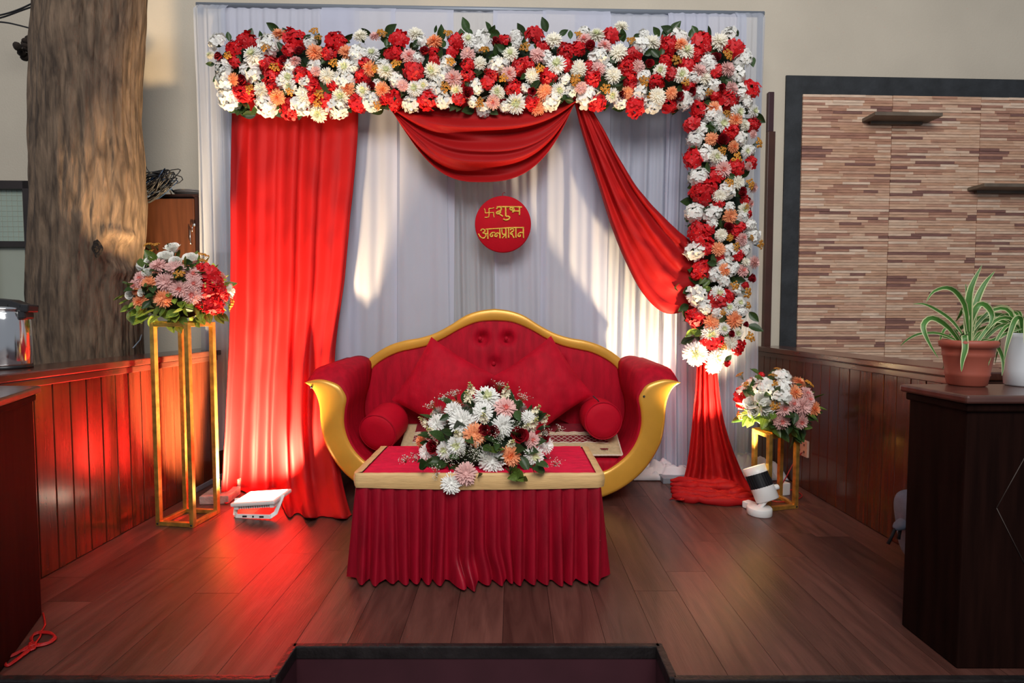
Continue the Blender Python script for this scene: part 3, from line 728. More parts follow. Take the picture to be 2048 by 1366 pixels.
for bx, by in ((5, 330), (70, 200), (-66, 200)):
    p = zp(bx, by, SB - .0); q = MB(); q.ball((p.x, SB - .002, p.z), (.013, .007, .013), 10, 6); q.build('button', MT['velvet'], back_up)

# cushions
def cushion(T_, L_, Rr, Y, tilt, label, thick=.15):
    T3, L3, R3 = (P(*z3(*q), Y) for q in (T_, L_, Rr))
    c = (L3 + R3) / 2; e1 = (R3 - T3); e2 = (L3 - T3); w1, w2 = e1.length, e2.length; s_ = (w1 + w2) / 2
    ang = math.atan2(e1.z, e1.x)
    def fn(u, v, sgn):
        a, b_ = 2 * u - 1, 2 * v - 1
        k = 1 - .055 * (1 - a * a) * (abs(b_) ** 2) , 1 - .055 * (1 - b_ * b_) * (abs(a) ** 2)
        x, y = a * k[1] * s_ / 2, b_ * k[0] * s_ / 2
        h = ((1 - abs(a) ** 2.3) * (1 - abs(b_) ** 2.3)) ** .55
        h *= 1 + .10 * noise.noise(Vector((a * 1.6, b_ * 1.6, T_[0])))
        return Vector((x, y, sgn * h * thick / 2 + .004 * noise.noise(Vector((a * 6, b_ * 6, 3)))))
    b = MB()
    b.grid(lambda u, v: fn(u, v, 1), 30, 30); b.grid(lambda u, v: fn(1 - u, v, -1), 30, 30)
    R = Matrix.Rotation(-tilt, 3, 'X') @ Matrix.Rotation(PI / 2, 3, 'X') @ Matrix.Rotation(ang, 3, 'Z')
    b.v = [R @ v + c for v in b.v]
    tag(b.build('cushion', MT['velvet_c']), label, 'cushion', 'square velvet cushions on the sofa')
cushion((712, 192), (498, 518), (1036, 388), 2.985, .16, 'square crimson velvet cushion standing on its corner at the left of the sofa')
cushion((1330, 184), (1022, 398), (1545, 492), 2.98, .16, 'square crimson velvet cushion standing on its corner at the right of the sofa')
def bolster(f, k, Yf, Yk, r, label, tassel=None):
    a, c_ = P(*z3(*f), Yf), P(*z3(*k), Yk); d = c_ - a; L = d.length
    t = empty('bolster', (a + c_) / 2 - Vector((0, 0, r)), label, 'bolster', 'round velvet bolsters on the sofa')
    prof = [(0.001, -.006), (r * .5, -.008), (r * .86, -.004), (r * .965, .008), (r, .03), (r * 1.02, L / 2), (r, L - .03), (r * .95, L - .008), (r * .5, L), (.001, L)]
    b = MB(); b.lathe(prof, 40, a, basis(d)); b.build('cover', MT['velvet_b'], t)
    b = MB(); m = basis(d); pr = [m @ Vector((r * .972 * math.cos(q), r * .972 * math.sin(q), .006)) + a for q in [2 * PI * i / 48 for i in range(48)]]
    b.tube(pr, .004, 6, closed=True); b.build('piping', MT['velvet'], t)
    if tassel:
        b = MB(); b.tube([P(*z3(x, y), Yf + .03) for x, y in tassel], .003, 5); b.build('zip_end', MT['cable'], t)
rB = 103 * 790 / 2048 / F * 2.86
bolster((425, 692), (505, 612), 2.83, 3.02, rB, 'fat crimson bolster cushion against the left sofa arm')
bolster((1600, 628), (1560, 592), 2.84, 3.04, rB * .96, 'fat crimson bolster cushion against the right sofa arm', [(1545, 498), (1570, 520), (1592, 548)])
# seat mat with embroidered border
my0, my1 = 2.80, 3.06; mx0, mx1 = P(798, 900, 2.83).x, P(1243, 905, 2.83).x; mz = seat_z + .012
mt = empty('seat_mat', ((mx0 + mx1) / 2, (my0 + my1) / 2, mz - .012), 'cream and maroon embroidered seat mat lying on the sofa seat', 'mat')
def matf(u, v, dz=0):
    z = mz + .006 + .014 * math.sin(v * PI) ** .5 * (.5 + .5 * math.sin(min(1, 6 * min(u, 1 - u)) * PI / 2)) + .004 * noise.noise(Vector((u * 9, v * 4, 0))) - .03 * sst(.12, 0, v) * sst(.80, .5, u) * 0 + .115 * v ** 1.3
    return Vector((lerp(mx0, mx1, u), lerp(my0, my1, v), z + dz))
b = MB(); b.grid(matf, 50, 20); b.build('cloth', MT['mat'], mt, solid=.010)
b = MB(); b.grid(lambda u, v: matf(lerp(.05, .95, u), lerp(.36, .58, v), .0065), 50, 4); b.grid(lambda u, v: matf(lerp(.05, .95, u), lerp(.68, .98, v), .0065), 50, 4); b.build('maroon_stripe', MT['mat_red'], mt)
b = MB()
for s_ in (-1, 1):
    for i in range(-2, 34):
        u0 = .05 + i * .0275; pts = []
        for k in range(7):
            t = k / 6; u_ = u0 + (t if s_ > 0 else 1 - t) * .055
            if .05 <= u_ <= .95: pts.append(matf(u_, lerp(.37, .57, t), .008))
        if len(pts) > 1: b.tube(pts, .0012, 4)
for v_ in (.345, .60, .66):
    b.tube([matf(u / 80, v_ + .012 * math.sin(u * 1.4), .0085) for u in range(4, 77)], .004, 5)
b.build('lattice_thread', MT['thread'], mt)
for i in range(9):
    u_ = .06 + i * .108
    b = MB()
    for k in range(8):
        a = 2 * PI * k / 8; c = Vector((math.cos(a), math.sin(a), 0)); n_ = Vector((-c.y, c.x, 0)); p = matf(u_, .17, .0075)
        b.tube([p + c * .006 + c * (.0085 * (1 - math.cos(q))) + n_ * (.0042 * math.sin(q)) for q in [2 * PI * j / 8 for j in range(8)]], .0016, 4, closed=True)
    b.ball(matf(u_, .17, .0085), .003, 6, 4); b.build('embroidered_flower', MT['mat_red'], mt)
b = MB()
edge = [matf(u / 120, 0, .002) for u in range(121)] + [matf(1, v / 40, .002) for v in range(41)]
b.tube(edge, [.0042 + .0016 * (i % 2) for i in range(len(edge))], 6); b.build('braided_edge', MT['thread'], mt)

# ================================================================== TABLE
tz = .413
cf = [G(713, 950, tz), G(1201, 946, tz), G(1168, 891, tz), G(764, 896, tz)]
ty0 = (cf[0].y + cf[1].y) / 2; ty1 = (cf[2].y + cf[3].y) / 2; tx0 = (cf[0].x + cf[3].x) / 2; tx1 = (cf[1].x + cf[2].x) / 2
tbl = empty('skirted_table', ((tx0 + tx1) / 2, (ty0 + ty1) / 2, 0), 'low table with red top, gold band and pleated crimson velvet skirt', 'table')
for x in (tx0 + .06, tx1 - .06):
    for y in (ty0 + .06, ty1 - .06):
        q = MB(); q.b2((x - .02, y - .02, 0), (x + .02, y + .02, tz - .04)); q.build('leg', MT['counter'], tbl)
bd = .022
def topf(u, v):
    x = lerp(tx0 + bd, tx1 - bd, u); y = lerp(ty0 + .000, ty1 + .004, v)
    return Vector((x, y, tz + .002 + .0022 * noise.noise(Vector((x * 22, y * 30, 1))) ))
b = MB(); b.grid(topf, 60, 30); b.b2((tx0 + .012, ty0 + .012, tz - .04), (tx1 - .012, ty1 - .012, tz - .004)); b.build('table_top', MT['tabletop'], tbl)
BH = .052
def loop_pt(s_, d=0):   # s in 0..1 around the top, starting front left, d outward
    W, D_ = tx1 - tx0, ty1 - ty0; per = 2 * (W + D_); t = (s_ % 1) * per
    if t < W: return Vector((tx0 + t, ty0 - d, 0)), Vector((0, -1, 0))
    t -= W
    if t < D_: return Vector((tx1 + d, ty0 + t, 0)), Vector((1, 0, 0))
    t -= D_
    if t < W: return Vector((tx1 - t, ty1 + d, 0)), Vector((0, 1, 0))
    t -= W; return Vector((tx0 - d, ty1 - t, 0)), Vector((-1, 0, 0))
def bandf(u, v):
    p, n_ = loop_pt(u, .006); x = (p.x - tx0) / (tx1 - tx0)
    sag = .008 * math.sin(max(0, min(1, x)) * PI) if n_.y < 0 else 0
    if v < .18: q = v / .18; p = p - n_ * ((bd if abs(n_.x) > .5 else .008) * (1 - q)); z = tz + .0045 + .0015 * noise.noise(p * 30) - (.006 if n_.y > .5 else 0)
    else:
        q = (v - .18) / .82; z = tz + .004 - q * BH - sag * q - (.010 if n_.y > .5 else 0); p = p + n_ * (.006 + .004 * math.sin(q * PI) + .003 * noise.noise(p * 14))
    return Vector((p.x, p.y, z))
b = MB(); b.grid(bandf, 200, 11, closeu=True); b.build('gold_band', MT['band'], tbl)
W, D_ = tx1 - tx0, ty1 - ty0; NPL = 19; plw = W / NPL; per = 2 * (W + D_); NT = round(per / plw)
def skirtf(u, v):
    t = u * NT; k = int(t); f = t - k; rg = random.Random(k % NT * 7 + 1); j = rg.uniform(-.5, .5); a = rg.uniform(.8, 1.25)
    w_ = min(1, f / .80) if f < .80 else (1 - f) / .20
    prof = math.sin(w_ * PI / 2) ** 1.2
    sw = .020 * v ** 1.5 * j
    p, n_ = loop_pt(u, 0); tang = Vector((-n_.y, n_.x, 0))
    cx, cy = (tx0 + tx1) / 2, (ty0 + ty1) / 2
    flare = .004 + .022 * v ** 1.2
    p = p + n_ * (flare + (.003 + .043 * v ** .7) * a * (prof - .5)) + tang * sw
    # ease around the corners
    if abs(n_.y) > 0: p.x = cx + (p.x - cx) * (1 + .004 * v)
    else: p.y = cy + (p.y - cy) * (1 + .03 * v)
    if n_.y < 0:
        e = math.exp(-((p.x - lerp(tx0, tx1, .43)) / .035) ** 2) * sst(.72, 1, v); p.y -= .05 * e; p.x += .035 * e
        e = math.exp(-((p.x - lerp(tx0, tx1, .55)) / .06) ** 2) * sst(.6, 1, v); p.x += .03 * e
    z0_ = tz - BH + .012; zb_ = .010 + .006 * rg.random()
    return Vector((p.x, p.y, lerp(z0_, zb_, v)))
b = MB(); b.grid(skirtf, NT * 12, 24, closeu=True); b.build('pleated_skirt', MT['skirt'], tbl)

# ================================================================== STANDS
def stand(corners, H, label, grp=None, th=.022):
    cs = [G(*c) for c in corners]; c0 = sum(cs, Vector()) / 4
    t = empty('flower_stand', (c0.x, c0.y, 0), label, 'stand', grp)
    e = (cs[1] - cs[0]).normalized(); R = Matrix((e, Vector((-e.y, e.x, 0)), Vector((0, 0, 1)))).transposed()
    for p in cs:
        q = MB(); q.box((p.x, p.y, H / 2), (th, th, H), R, bev=.002); q.build('leg', MT['gold_edge'], t)
        q = MB(); q.lathe([(.005, 0), (.005, .002)], 8, Vector((p.x, p.y, .011)) - R @ Vector((0, th / 2, 0)), basis(R @ Vector((0, -1, 0)))); q.build('bolt', MT['cable'], t)
    for z in (th / 2, H - th / 2):
        for i in range(4):
            a, c_ = cs[i], cs[(i + 1) % 4]; d = c_ - a; L = d.length - th
            m = Matrix((d.normalized(), Vector((-d.y, d.x, 0)).normalized(), Vector((0, 0, 1)))).transposed()
            q = MB(); q.box(((a.x + c_.x) / 2, (a.y + c_.y) / 2, z), (L, th * .92, th * .92), m, bev=.002); q.build('rail', MT['gold_edge'], t)
    q = MB(); hw = (cs[1] - cs[0]).length / 2 - .006; hd = (cs[2] - cs[1]).length / 2 - .006
    q.box((c0.x, c0.y, H + .003), (hw * 2, hd * 2, .006), R); q.build('top_plate', MT['gold_edge'], t)
    return c0
HL = .975; lst = stand([(319, 1050), (386, 1054), (434, 1027), (373, 1024)], HL, 'tall square gold metal stand in front of the left panelled wall')
HR = .40; rst = stand([(1536, 1022), (1590, 1016), (1559, 997), (1507, 1003)], HR, 'short square gold metal stand beside the white spotlight')

# ================================================================== LAMPS
# floodlight at the foot of the red curtain
fc = G(520, 1040); fl = empty('floodlight', (fc.x, fc.y + .05, 0), 'white rectangular floodlight lying face up at the foot of the red curtain', 'floodlight')
flc = Vector((P(521, 1013, fc.y + .07).x, fc.y + .085, .082)); RT = Matrix.Rotation(-.12, 3, 'Z') @ Matrix.Rotation(-.10, 3, 'Y') @ Matrix.Rotation(.05, 3, 'X')
q = MB(); q.box(flc, (.235, .165, .020), RT, bev=.007); q.build('housing', MT['plastic_white'], fl)
q = MB(); q.box(flc + RT @ Vector((0, 0, .0112)), (.205, .135, .003), RT); q.build('led_panel', MT['led'], fl)
q = MB()
for i in range(15): q.box(flc + RT @ Vector((-.085 + i * .0122, -.010, -.018)), (.005, .12, .018), RT)
for s_ in (-1, 1): q.box(flc + RT @ Vector((s_ * .095, -.03, -.018)), (.022, .09, .02), RT, bev=.003)
q.build('heat_sink', MT['plastic_white'], fl)
q = MB(); br = [Vector((-.122, -.02, .01)), Vector((-.118, -.055, -.060)), Vector((-.10, -.072, -.073)), Vector((.08, -.072, -.073)), Vector((.10, -.055, -.062)), Vector((.122, -.01, .01))]
br = [flc + RT @ v for v in br]
for v in br: v.z = max(.010, v.z)
for a, c_ in zip(br, br[1:]):
    d = c_ - a; q.box((a + c_) / 2, (.020, .005, d.length + .006), basis(d, (0, -1, .2)), bev=.001)
q.build('bracket', MT['plastic_white'], fl)
q = MB()
for t_ in (.25, .5, .75):
    p = br[2].lerp(br[3], t_) + Vector((0, -.0045, 0)); q.box(p, (.022 if t_ != .5 else .008, .003, .008), bev=.001)
q.build('bracket_slot', MT['cable'], fl)
l = bpy.data.lights.new('floodlight_beam', 'AREA'); l.shape = 'RECTANGLE'; l.size = .12; l.size_y = .09; l.energy = 125; l.spread = math.radians(122); l.color = (1, .70, .38)
lo = bpy.data.objects.new('floodlight_beam', l); COL.objects.link(lo); lo.parent = fl
place(lo, flc + RT @ Vector((-.05, .01, .020))); lo.rotation_euler = (Matrix.Rotation(-.34, 3, 'Y') @ RT @ Matrix.Rotation(PI - .64, 3, 'X')).to_euler()
# spotlight
bp = G(1526, 1034); sp = empty('spotlight', (bp.x, bp.y + .03, 0), 'white cylindrical spotlight with black ribbed middle tilted up on its base', 'spotlight')
bc = Vector((bp.x, bp.y + .04, 0)); q = MB(); q.lathe([(.058, .0), (.060, .003), (.060, .034), (.056, .039), (.001, .039)], 40, bc); q.build('base', MT['plastic_white'], sp)
B0, T0 = P(1536, 1001, bc.y + .02), P(1507, 933, bc.y + .08); d = (T0 - B0); Ls = d.length; RB = basis(d); rS = .0575
q = MB(); q.lathe([(.03, -.002), (rS - .004, 0), (rS, .004), (rS, Ls * .40)], 40, B0, RB, caps=False); q.lathe([(.001, -.002), (.03, -.002)], 40, B0, RB, caps=False); q.build('rear_shell', MT['plastic_white'], sp)
q = MB(); q.lathe([(rS * .93, Ls * .39), (rS * .93, Ls * .80)], 40, B0, RB, caps=False)
for i in range(26):
    a = 2 * PI * i / 26; q.box(B0 + RB @ Vector((rS * .955 * math.cos(a), rS * .955 * math.sin(a), Ls * .595)), (.007, .004, Ls * .40), RB @ Matrix.Rotation(a, 3, 'Z'))
q.build('ribbed_sleeve', MT['plastic_black'], sp)
q = MB(); q.lathe([(rS, Ls * .79), (rS, Ls), (rS * .93, Ls), (rS * .90, Ls * .90), (.001, Ls * .90)], 40, B0, RB, caps=False); q.build('front_ring', MT['plastic_white'], sp)
q = MB(); q.lathe([(rS * .88, Ls * .905), (.001, Ls * .907)], 32, B0, RB, caps=False); q.build('lens', MT['led'], sp)
q = MB()
for a, c_ in ((bc + Vector((.0, 0, .035)), bc + Vector((.035, .0, .075))), (bc + Vector((.035, 0, .07)), bc + Vector((.042, .02, .13)))):
    e = c_ - a; q.box((a + c_) / 2, (.012, .030, e.length + .012), basis(e, (0, 1, 0)), bev=.003)
kp = P(1556, 975, bc.y + .03); q.lathe([(.014, 0), (.014, .02), (.009, .024)], 16, kp - Vector((.02, 0, 0)), basis((1, 0, .2))); q.build('yoke', MT['plastic_white'], sp)
l = bpy.data.lights.new('spotlight_beam', 'SPOT'); l.energy = 260; l.color = (1, .74, .42); l.spot_size = math.radians(86); l.spot_blend = .4; l.shadow_soft_size = .04
lo = bpy.data.objects.new('spotlight_beam', l); COL.objects.link(lo); lo.parent = sp; place(lo, B0 + d * .96); lo.rotation_euler = d.to_track_quat('-Z', 'Y').to_euler()
ad = G(1508, 1022); q = MB(); q.box((ad.x, ad.y + .03, .018), (.05, .075, .034), Matrix.Rotation(.5, 3, 'Z'), bev=.005); tag(q.build('power_adapter', MT['plastic_white']), 'small white power adapter box on the floor by the spotlight base', 'adapter')
ad = G(1572, 992); q = MB(); q.box((ad.x, ad.y + .03, .035), (.05, .05, .07), Matrix.Rotation(.3, 3, 'Z'), bev=.006); tag(q.build('white_block', MT['plastic_white']), 'small white box on the floor behind the short gold stand', 'box')
# outlet on the right wall
def onR(px, py, o=.0):
    dd = ray(px, py); t = (XR - o) / dd.x; return CAM + dd * t
oc = onR(1608, 895); ot = empty('wall_outlet', (XR, oc.y, oc.z - .05), 'pinkish electrical outlet plate on the right panelled wall', 'outlet')
q = MB(); q.box((XR - .007, oc.y, oc.z), (.013, .11, .095), bev=.003); q.build('plate', MT['outlet'], ot)
q = MB()
for dy, dz in ((-.025, .02), (-.025, -.02), (.022, .02), (.022, -.018), (.03, 0)): q.box((XR - .0142, oc.y + dy, oc.z + dz), (.002, .012, .012))
q.build('socket', MT['outlet_dark'], ot)
q = MB(); pts = [onR(1604, 905, .02), P(1588, 925, 2.9), P(1572, 955, 2.88), P(1560, 975, 2.9), G(1556, 985, .01), G(1545, 1000, .006)]
q.tube([Vector(p) for p in dense([tuple(p) for p in pts], 30)], .0032, 6)
q.tube([Vector(p) for p in dense([tuple(G(x, y, .006)) for x, y in ((1575, 978), (1596, 984), (1604, 992), (1590, 1000), (1560, 1004), (1530, 1000), (1490, 1002), (1460, 1004))], 40)], .003, 6)
tag(q.build('extension_cord', MT['red_cord']), 'thin red cord running from the wall outlet behind the short gold stand', 'cord')
# red cord at lower left
zc5 = zx((0, 1180), 220 / 1616); q = MB(); rg = random.Random(2)
def gl(pts, n=30, r=.0028, j=0): q.tube([Vector(p) for p in dense([tuple(G(*zc5(x + rg.uniform(-j, j), y + rg.uniform(-j, j)), .004 + .003 * rg.random())) for x, y in pts], n)], r, 6)
gl([(632, 340), (652, 440), (655, 520), (600, 620), (590, 680), (520, 780)])
for k in range(5): gl([(500, 800), (460, 720), (500, 650), (620, 620), (740, 640), (805, 690), (760, 750), (640, 800), (520, 815)], 40, .0026, 16)
for k in range(6): gl([(480, 800), (380, 860), (240, 930), (90, 1010), (60, 1070), (120, 1100), (220, 1040), (380, 920), (500, 830)], 40, .0026, 18)
for k in range(4): gl([(430, 790), (470, 770), (515, 790), (500, 860), (440, 880), (420, 830), (440, 785)], 20, .003, 12)
gl([(60, 1060), (20, 1100), (-60, 1180)])
tag(q.build('extension_cord', MT['red_cord']), 'bundled loop of red cord on the floor at the lower left', 'cord')
# weight block by the tall stand
wb = G(402, 1010); q = MB(); q.box((wb.x + .055, wb.y + .09, .022), (.15, .16, .044), Matrix.Rotation(.1, 3, 'Z'), bev=.005); tag(q.build('stone_block', MT['stone']), 'small rough grey block on the floor behind the tall gold stand', 'block')
wb = G(418, 985); q = MB(); q.box((wb.x + .09, wb.y + .09, .030), (.10, .10, .06), Matrix.Rotation(.2, 3, 'Z'), bev=.005); tag(q.build('stone_block', MT['stone']), 'rough grey block at the foot of the white sheer behind the red curtain hem', 'block')

# bag behind the right counter
bg_ = G(1806, 1170); bt = empty('bag', (bg_.x + .12, bg_.y + .14, 0), 'grey shoulder bag with yellow piping half hidden behind the right counter', 'bag')
c0 = Vector((P(1786, 1110, bg_.y + .13).x + .175, bg_.y + .14, .13))
q = MB(); q.grid(rbox((c0.x, c0.y, .155), (.25, .16, .30), .45), 36, 20, closeu=True)
for i, v in enumerate(q.v):
    v.x += .05 * (v.z - .15) / .3 * (-1) ; 
q.build('body', MT['bag'], bt)
q = MB(); q.tube([(c0.x - .128 + .03 * (t - .3) ** 2 * 4 + .05 * t, c0.y - .060 - .028 * math.sin(t * PI), .285 - .20 * t) for t in [i / 14 for i in range(15)]], .005, 6); q.build('piping', MT['bag_trim'], bt)
pp = P(1800, 1047, c0.y); q = MB(); q.ball((pp.x + .012, pp.y, pp.z), (.042, .03, .016), 12, 8, rot=Matrix.Rotation(-.6, 3, 'Y')); q.build('flap', MT['bag'], bt)
q = MB(); q.tube([P(1791, 1056, c0.y), P(1784, 1072, c0.y), P(1776, 1088, c0.y)], .006, 6); q.tube([P(1800, 1060, c0.y), P(1797, 1078, c0.y)], .006, 6); q.build('strap', MT['bag_dark'], bt)
# ================================================================== POTTED PLANTS
z8 = zx((1760, 520), 288 / 1405)
def blade(q, pts, w):   # folded strap leaf with pale margins; pts world, w max half width
    n = 14; D = [Vector(p) for p in dense([tuple(p) for p in pts], n)]; vs = []
    for i, p in enumerate(D):
        t = (D[min(i + 1, n)] - D[max(i - 1, 0)]).normalized(); v = (CAM - p).normalized(); s_ = t.cross(v)
        if s_.length < .05: s_ = Vector((1, 0, 0))
        s_.normalize(); nn = s_.cross(t).normalized(); k = i / n; h = w * (min(1, .45 + k * 2.2)) * (1 - max(0, (k - .45) / .55) ** 1.6) + .0004
        for o_, dp in ((-1, .0), (-.68, -.12), (0, -.3), (.68, -.12), (1, 0)): vs.append(p + s_ * (h * o_) + nn * (h * dp))
    f0, f1 = [], []
    for i in range(n):
        for j in range(4): (f1 if j in (0, 3) else f0).append((i * 5 + j, i * 5 + j + 1, i * 5 + j + 6, i * 5 + j + 5))
    o0 = len(q.v); q.add(vs, f0, 0); o = len(q.v) - len(vs)
    for f in f1: q.f.append([i + o for i in f]); q.m.append(1); q.c.append(None); q.sm.append(True)
def pot(name, px, py_base, r0, r1, H, zt, mt, label, rings):
    c = G(px, py_base, zt); c.z = zt; t = empty(name, c, label, 'plant')
    prof = [(r0 * .9, 0), (r0, .004)] + [(lerp(r0, r1, z / H) + d, z) for z, d in rings] + [(r1, H), (r1 * .93, H), (r1 * .88, H - .02), (.001, H - .022)]
    b = MB(); b.lathe(prof, 48, c, caps=False); b.build('pot', mt, t)
    b = MB(); b.lathe([(r1 * .88, H - .018), (.001, H - .012)], 32, c, caps=False); b.build('soil', MT['soil'], t)
    return t, c
ZC = .786
tp, pc = pot('spider_plant', 1933, 770, .050, .069, .142, ZC, MT['terracotta'], 'spider plant with upright striped leaves in a terracotta pot', [(.03, 0), (.034, .002), (.04, .0), (.09, 0), (.094, .002), (.10, 0), (.118, .0), (.121, .006), (.136, .006)])
leaves = [([(870, 820), (860, 600), (880, 300), (995, 50)], 34, 0, 0), ([(880, 800), (930, 450), (1010, 250), (1120, 110)], 28, .02, .05), ([(860, 700), (830, 450), (740, 310), (640, 270), (520, 310), (450, 410)], 22, .0, -.04),
 ([(800, 720), (700, 590), (560, 490), (430, 430), (320, 430)], 15, .0, .06), ([(780, 810), (680, 670), (560, 580), (480, 570), (425, 630), (435, 710), (490, 830), (570, 960)], 26, -.01, -.08),
 ([(800, 810), (600, 720), (430, 715), (330, 740), (250, 790), (200, 840)], 13, .02, .08), ([(850, 815), (826, 730), (832, 860), (805, 980), (795, 1090)], 24, -.02, -.095), ([(870, 720), (900, 560), (960, 440), (1030, 440), (1090, 520), (1085, 600), (1050, 670)], 28, 0, -.03),
 ([(800, 800), (720, 690), (640, 670), (600, 740), (570, 840)], 14, .02, .04), ([(850, 700), (820, 480), (780, 540), (740, 600)], 16, .03, .08), ([(880, 815), (1080, 790), (1250, 710), (1390, 670)], 17, -.01, -.06),
 ([(900, 800), (1080, 780), (1150, 850), (1195, 950), (1200, 1040), (1190, 1130)], 17, 0, -.03), ([(860, 800), (850, 400), (835, 230)], 11, .03, .05), ([(890, 815), (960, 740), (1040, 660), (1055, 620)], 8, 0, .02),
 ([(900, 815), (970, 710), (1030, 740), (1060, 800)], 16, .02, .05), ([(880, 800), (1000, 590), (1100, 560), (1180, 590)], 8, .03, .08), ([(830, 810), (700, 770), (620, 750), (560, 720)], 8, .03, .08)]
for pts, w_, d0, d1 in leaves:
    q = MB(); n = len(pts); blade(q, [P(*z8(x, y), pc.y + lerp(d0, d1, i / (n - 1))) for i, (x, y) in enumerate(pts)], w_ * 288 / 1405 / F * pc.y); q.build('leaf', [MT['spider'], MT['spider_edge']], tp)
tw, wc = pot('spider_plant', 2046, 771, .046, .058, .165, ZC, MT['white_pot'], 'spider plant with thin drooping leaves in a white pot', [(.05, 0), (.10, 0), (.15, .0)])
rg = random.Random(11)
for i in range(30):
    a = rg.uniform(0, 2 * PI); L = rg.uniform(.10, .20); h = rg.uniform(.02, .085); c = wc + Vector((0, 0, .155)); D = Vector((math.cos(a), math.sin(a) * .8, 0))
    drop = rg.uniform(.0, .12)
    q = MB(); blade(q, [c + D * .02, c + D * (L * .3) + Vector((0, 0, h)), c + D * (L * .65) + Vector((0, 0, h * .9)), c + D * L + Vector((0, 0, h * .2 - drop * .4)), c + D * (L * 1.15) + Vector((0, 0, -drop))], rg.uniform(.004, .008)); q.build('leaf', [MT['spider'], MT['spider_edge']], tw)

# ================================================================== FLOWER HEADS (facing +Z, radius 1)
def petal(q, base, tip, side, w, cup, mi, n=3, round_=True):
    d = tip - base; up = side.cross(d).normalized(); vs = []
    for i in range(n + 1):
        k = i / n; h = w * (math.sin((.12 + .80 * k) * PI) ** .6 if round_ else (1 - k) ** .5 * (.6 + .4 * min(1, k * 4)))
        if not round_ and i == n: h = w * .18
        p = base + d * k + up * (cup * math.sin(k * PI / 2) ** 2)
        vs += [p - side * h, p + side * h]
    q.add(vs, [(2 * i, 2 * i + 1, 2 * i + 3, 2 * i + 2) for i in range(n)], mi)
def sphpt(i, n, top=1.0, low=.0):
    z = lerp(top, low, (i + .5) / n); a = i * 2.39996; r = math.sqrt(max(0, 1 - z * z)); return Vector((r * math.cos(a), r * math.sin(a), z))
def hydrangea(seed, petal_m, heart_m, n=25):
    rg = random.Random(seed); q = MB(); q.ball((0, 0, .0), (.5, .5, .36), 10, 6, 2)
    for i in range(n):
        nrm = sphpt(i, n, 1, -.10); nrm = (nrm + Vector((rg.gauss(0, .09), rg.gauss(0, .09), 0))).normalized(); c = Vector((nrm.x * .80, nrm.y * .80, nrm.z * .62 + .05)) * rg.uniform(.84, 1.12)
        R = basis((nrm + Vector((rg.gauss(0, .34), rg.gauss(0, .34), .1))).normalized()); a0 = rg.uniform(0, 6.28); s_ = rg.uniform(.32, .42)
        for k in range(4):
            a = a0 + k * PI / 2; D = R @ Vector((math.cos(a), math.sin(a), .10)); sd = R @ Vector((-math.sin(a), math.cos(a), 0))
            petal(q, c + D * .02, c + D * s_ * rg.uniform(.9, 1.08), sd, s_ * .47, rg.uniform(-.06, .09), 0)
        if rg.random() < .6: q.ball(c + R @ Vector((0, 0, .035)), .030, 5, 3, 1)
    return q.mesh('hydrangea', [petal_m, heart_m, FM['leaf']])
def mum(seed, outer, heart, dens=1.35, ball=.6, hl=2):
    rg = random.Random(seed); q = MB(); q.ball((0, 0, .12), (.30, .30, .22), 8, 5, 1)
    layers = [(7, 82, .52, .085), (11, 68, .62, .085), (15, 53, .73, .09), (18, 37, .84, .095), (20, 21, .94, .10), (20, 5, 1.0, .10), (17, -12, .97, .10)]
    for li, (n, el, L, wd) in enumerate(layers):
        for k in range(int(n * dens)):
            a = 2 * PI * (k + .5 * (li % 2)) / (n * dens) + rg.uniform(-.12, .12); e = math.radians(el + rg.uniform(-9, 9)); L2 = L * rg.uniform(.86, 1.1)
            D = Vector((math.cos(a) * math.cos(e), math.sin(a) * math.cos(e), math.sin(e) * .88)); sd = Vector((-math.sin(a), math.cos(a), 0))
            b0 = Vector((D.x * .08, D.y * .08, .08 + .04 * (6 - li) * .3)); petal(q, b0, b0 + D * L2, sd, wd * .86 * rg.uniform(.85, 1.15), ball * .45 * rg.uniform(.5, 1.2), 1 if li < hl else 0, 4)
    return q.mesh('chrysanthemum', [outer, heart])
def rose(seed, mat_, open_=0.0):
    rg = random.Random(seed); q = MB(); n = 16
    for i in range(n):
        t = i / (n - 1); a = i * 2.39996; r = .10 + .62 * t ** 1.05; H = .95 - .38 * t; flare = (.10 + .55 * t * t) * (1 + open_); wid = 1.25 - .25 * t
        def fn(u, v):
            b_ = a + (u - .5) * wid * 1.6; rr = r * (.55 + .45 * math.sin(min(1, v * 1.25) * PI / 2)) + flare * max(0, v - .55) ** 2 * 1.6; edge = (1 - abs(2 * u - 1) ** 3)
            return Vector((rr * math.cos(b_), rr * math.sin(b_), -.35 + (H + .35) * v * (.72 + .28 * edge)))
        q.grid(fn, 6, 5, 0)
    for k in range(5):
        a = 2 * PI * k / 5; D = Vector((math.cos(a), math.sin(a), .1)); petal(q, Vector((0, 0, -.38)), Vector((D.x * .75, D.y * .75, -.30)), Vector((-math.sin(a), math.cos(a), 0)), .16, -.08, 1)
    return q.mesh('rose', [mat_, FM['leaf']])
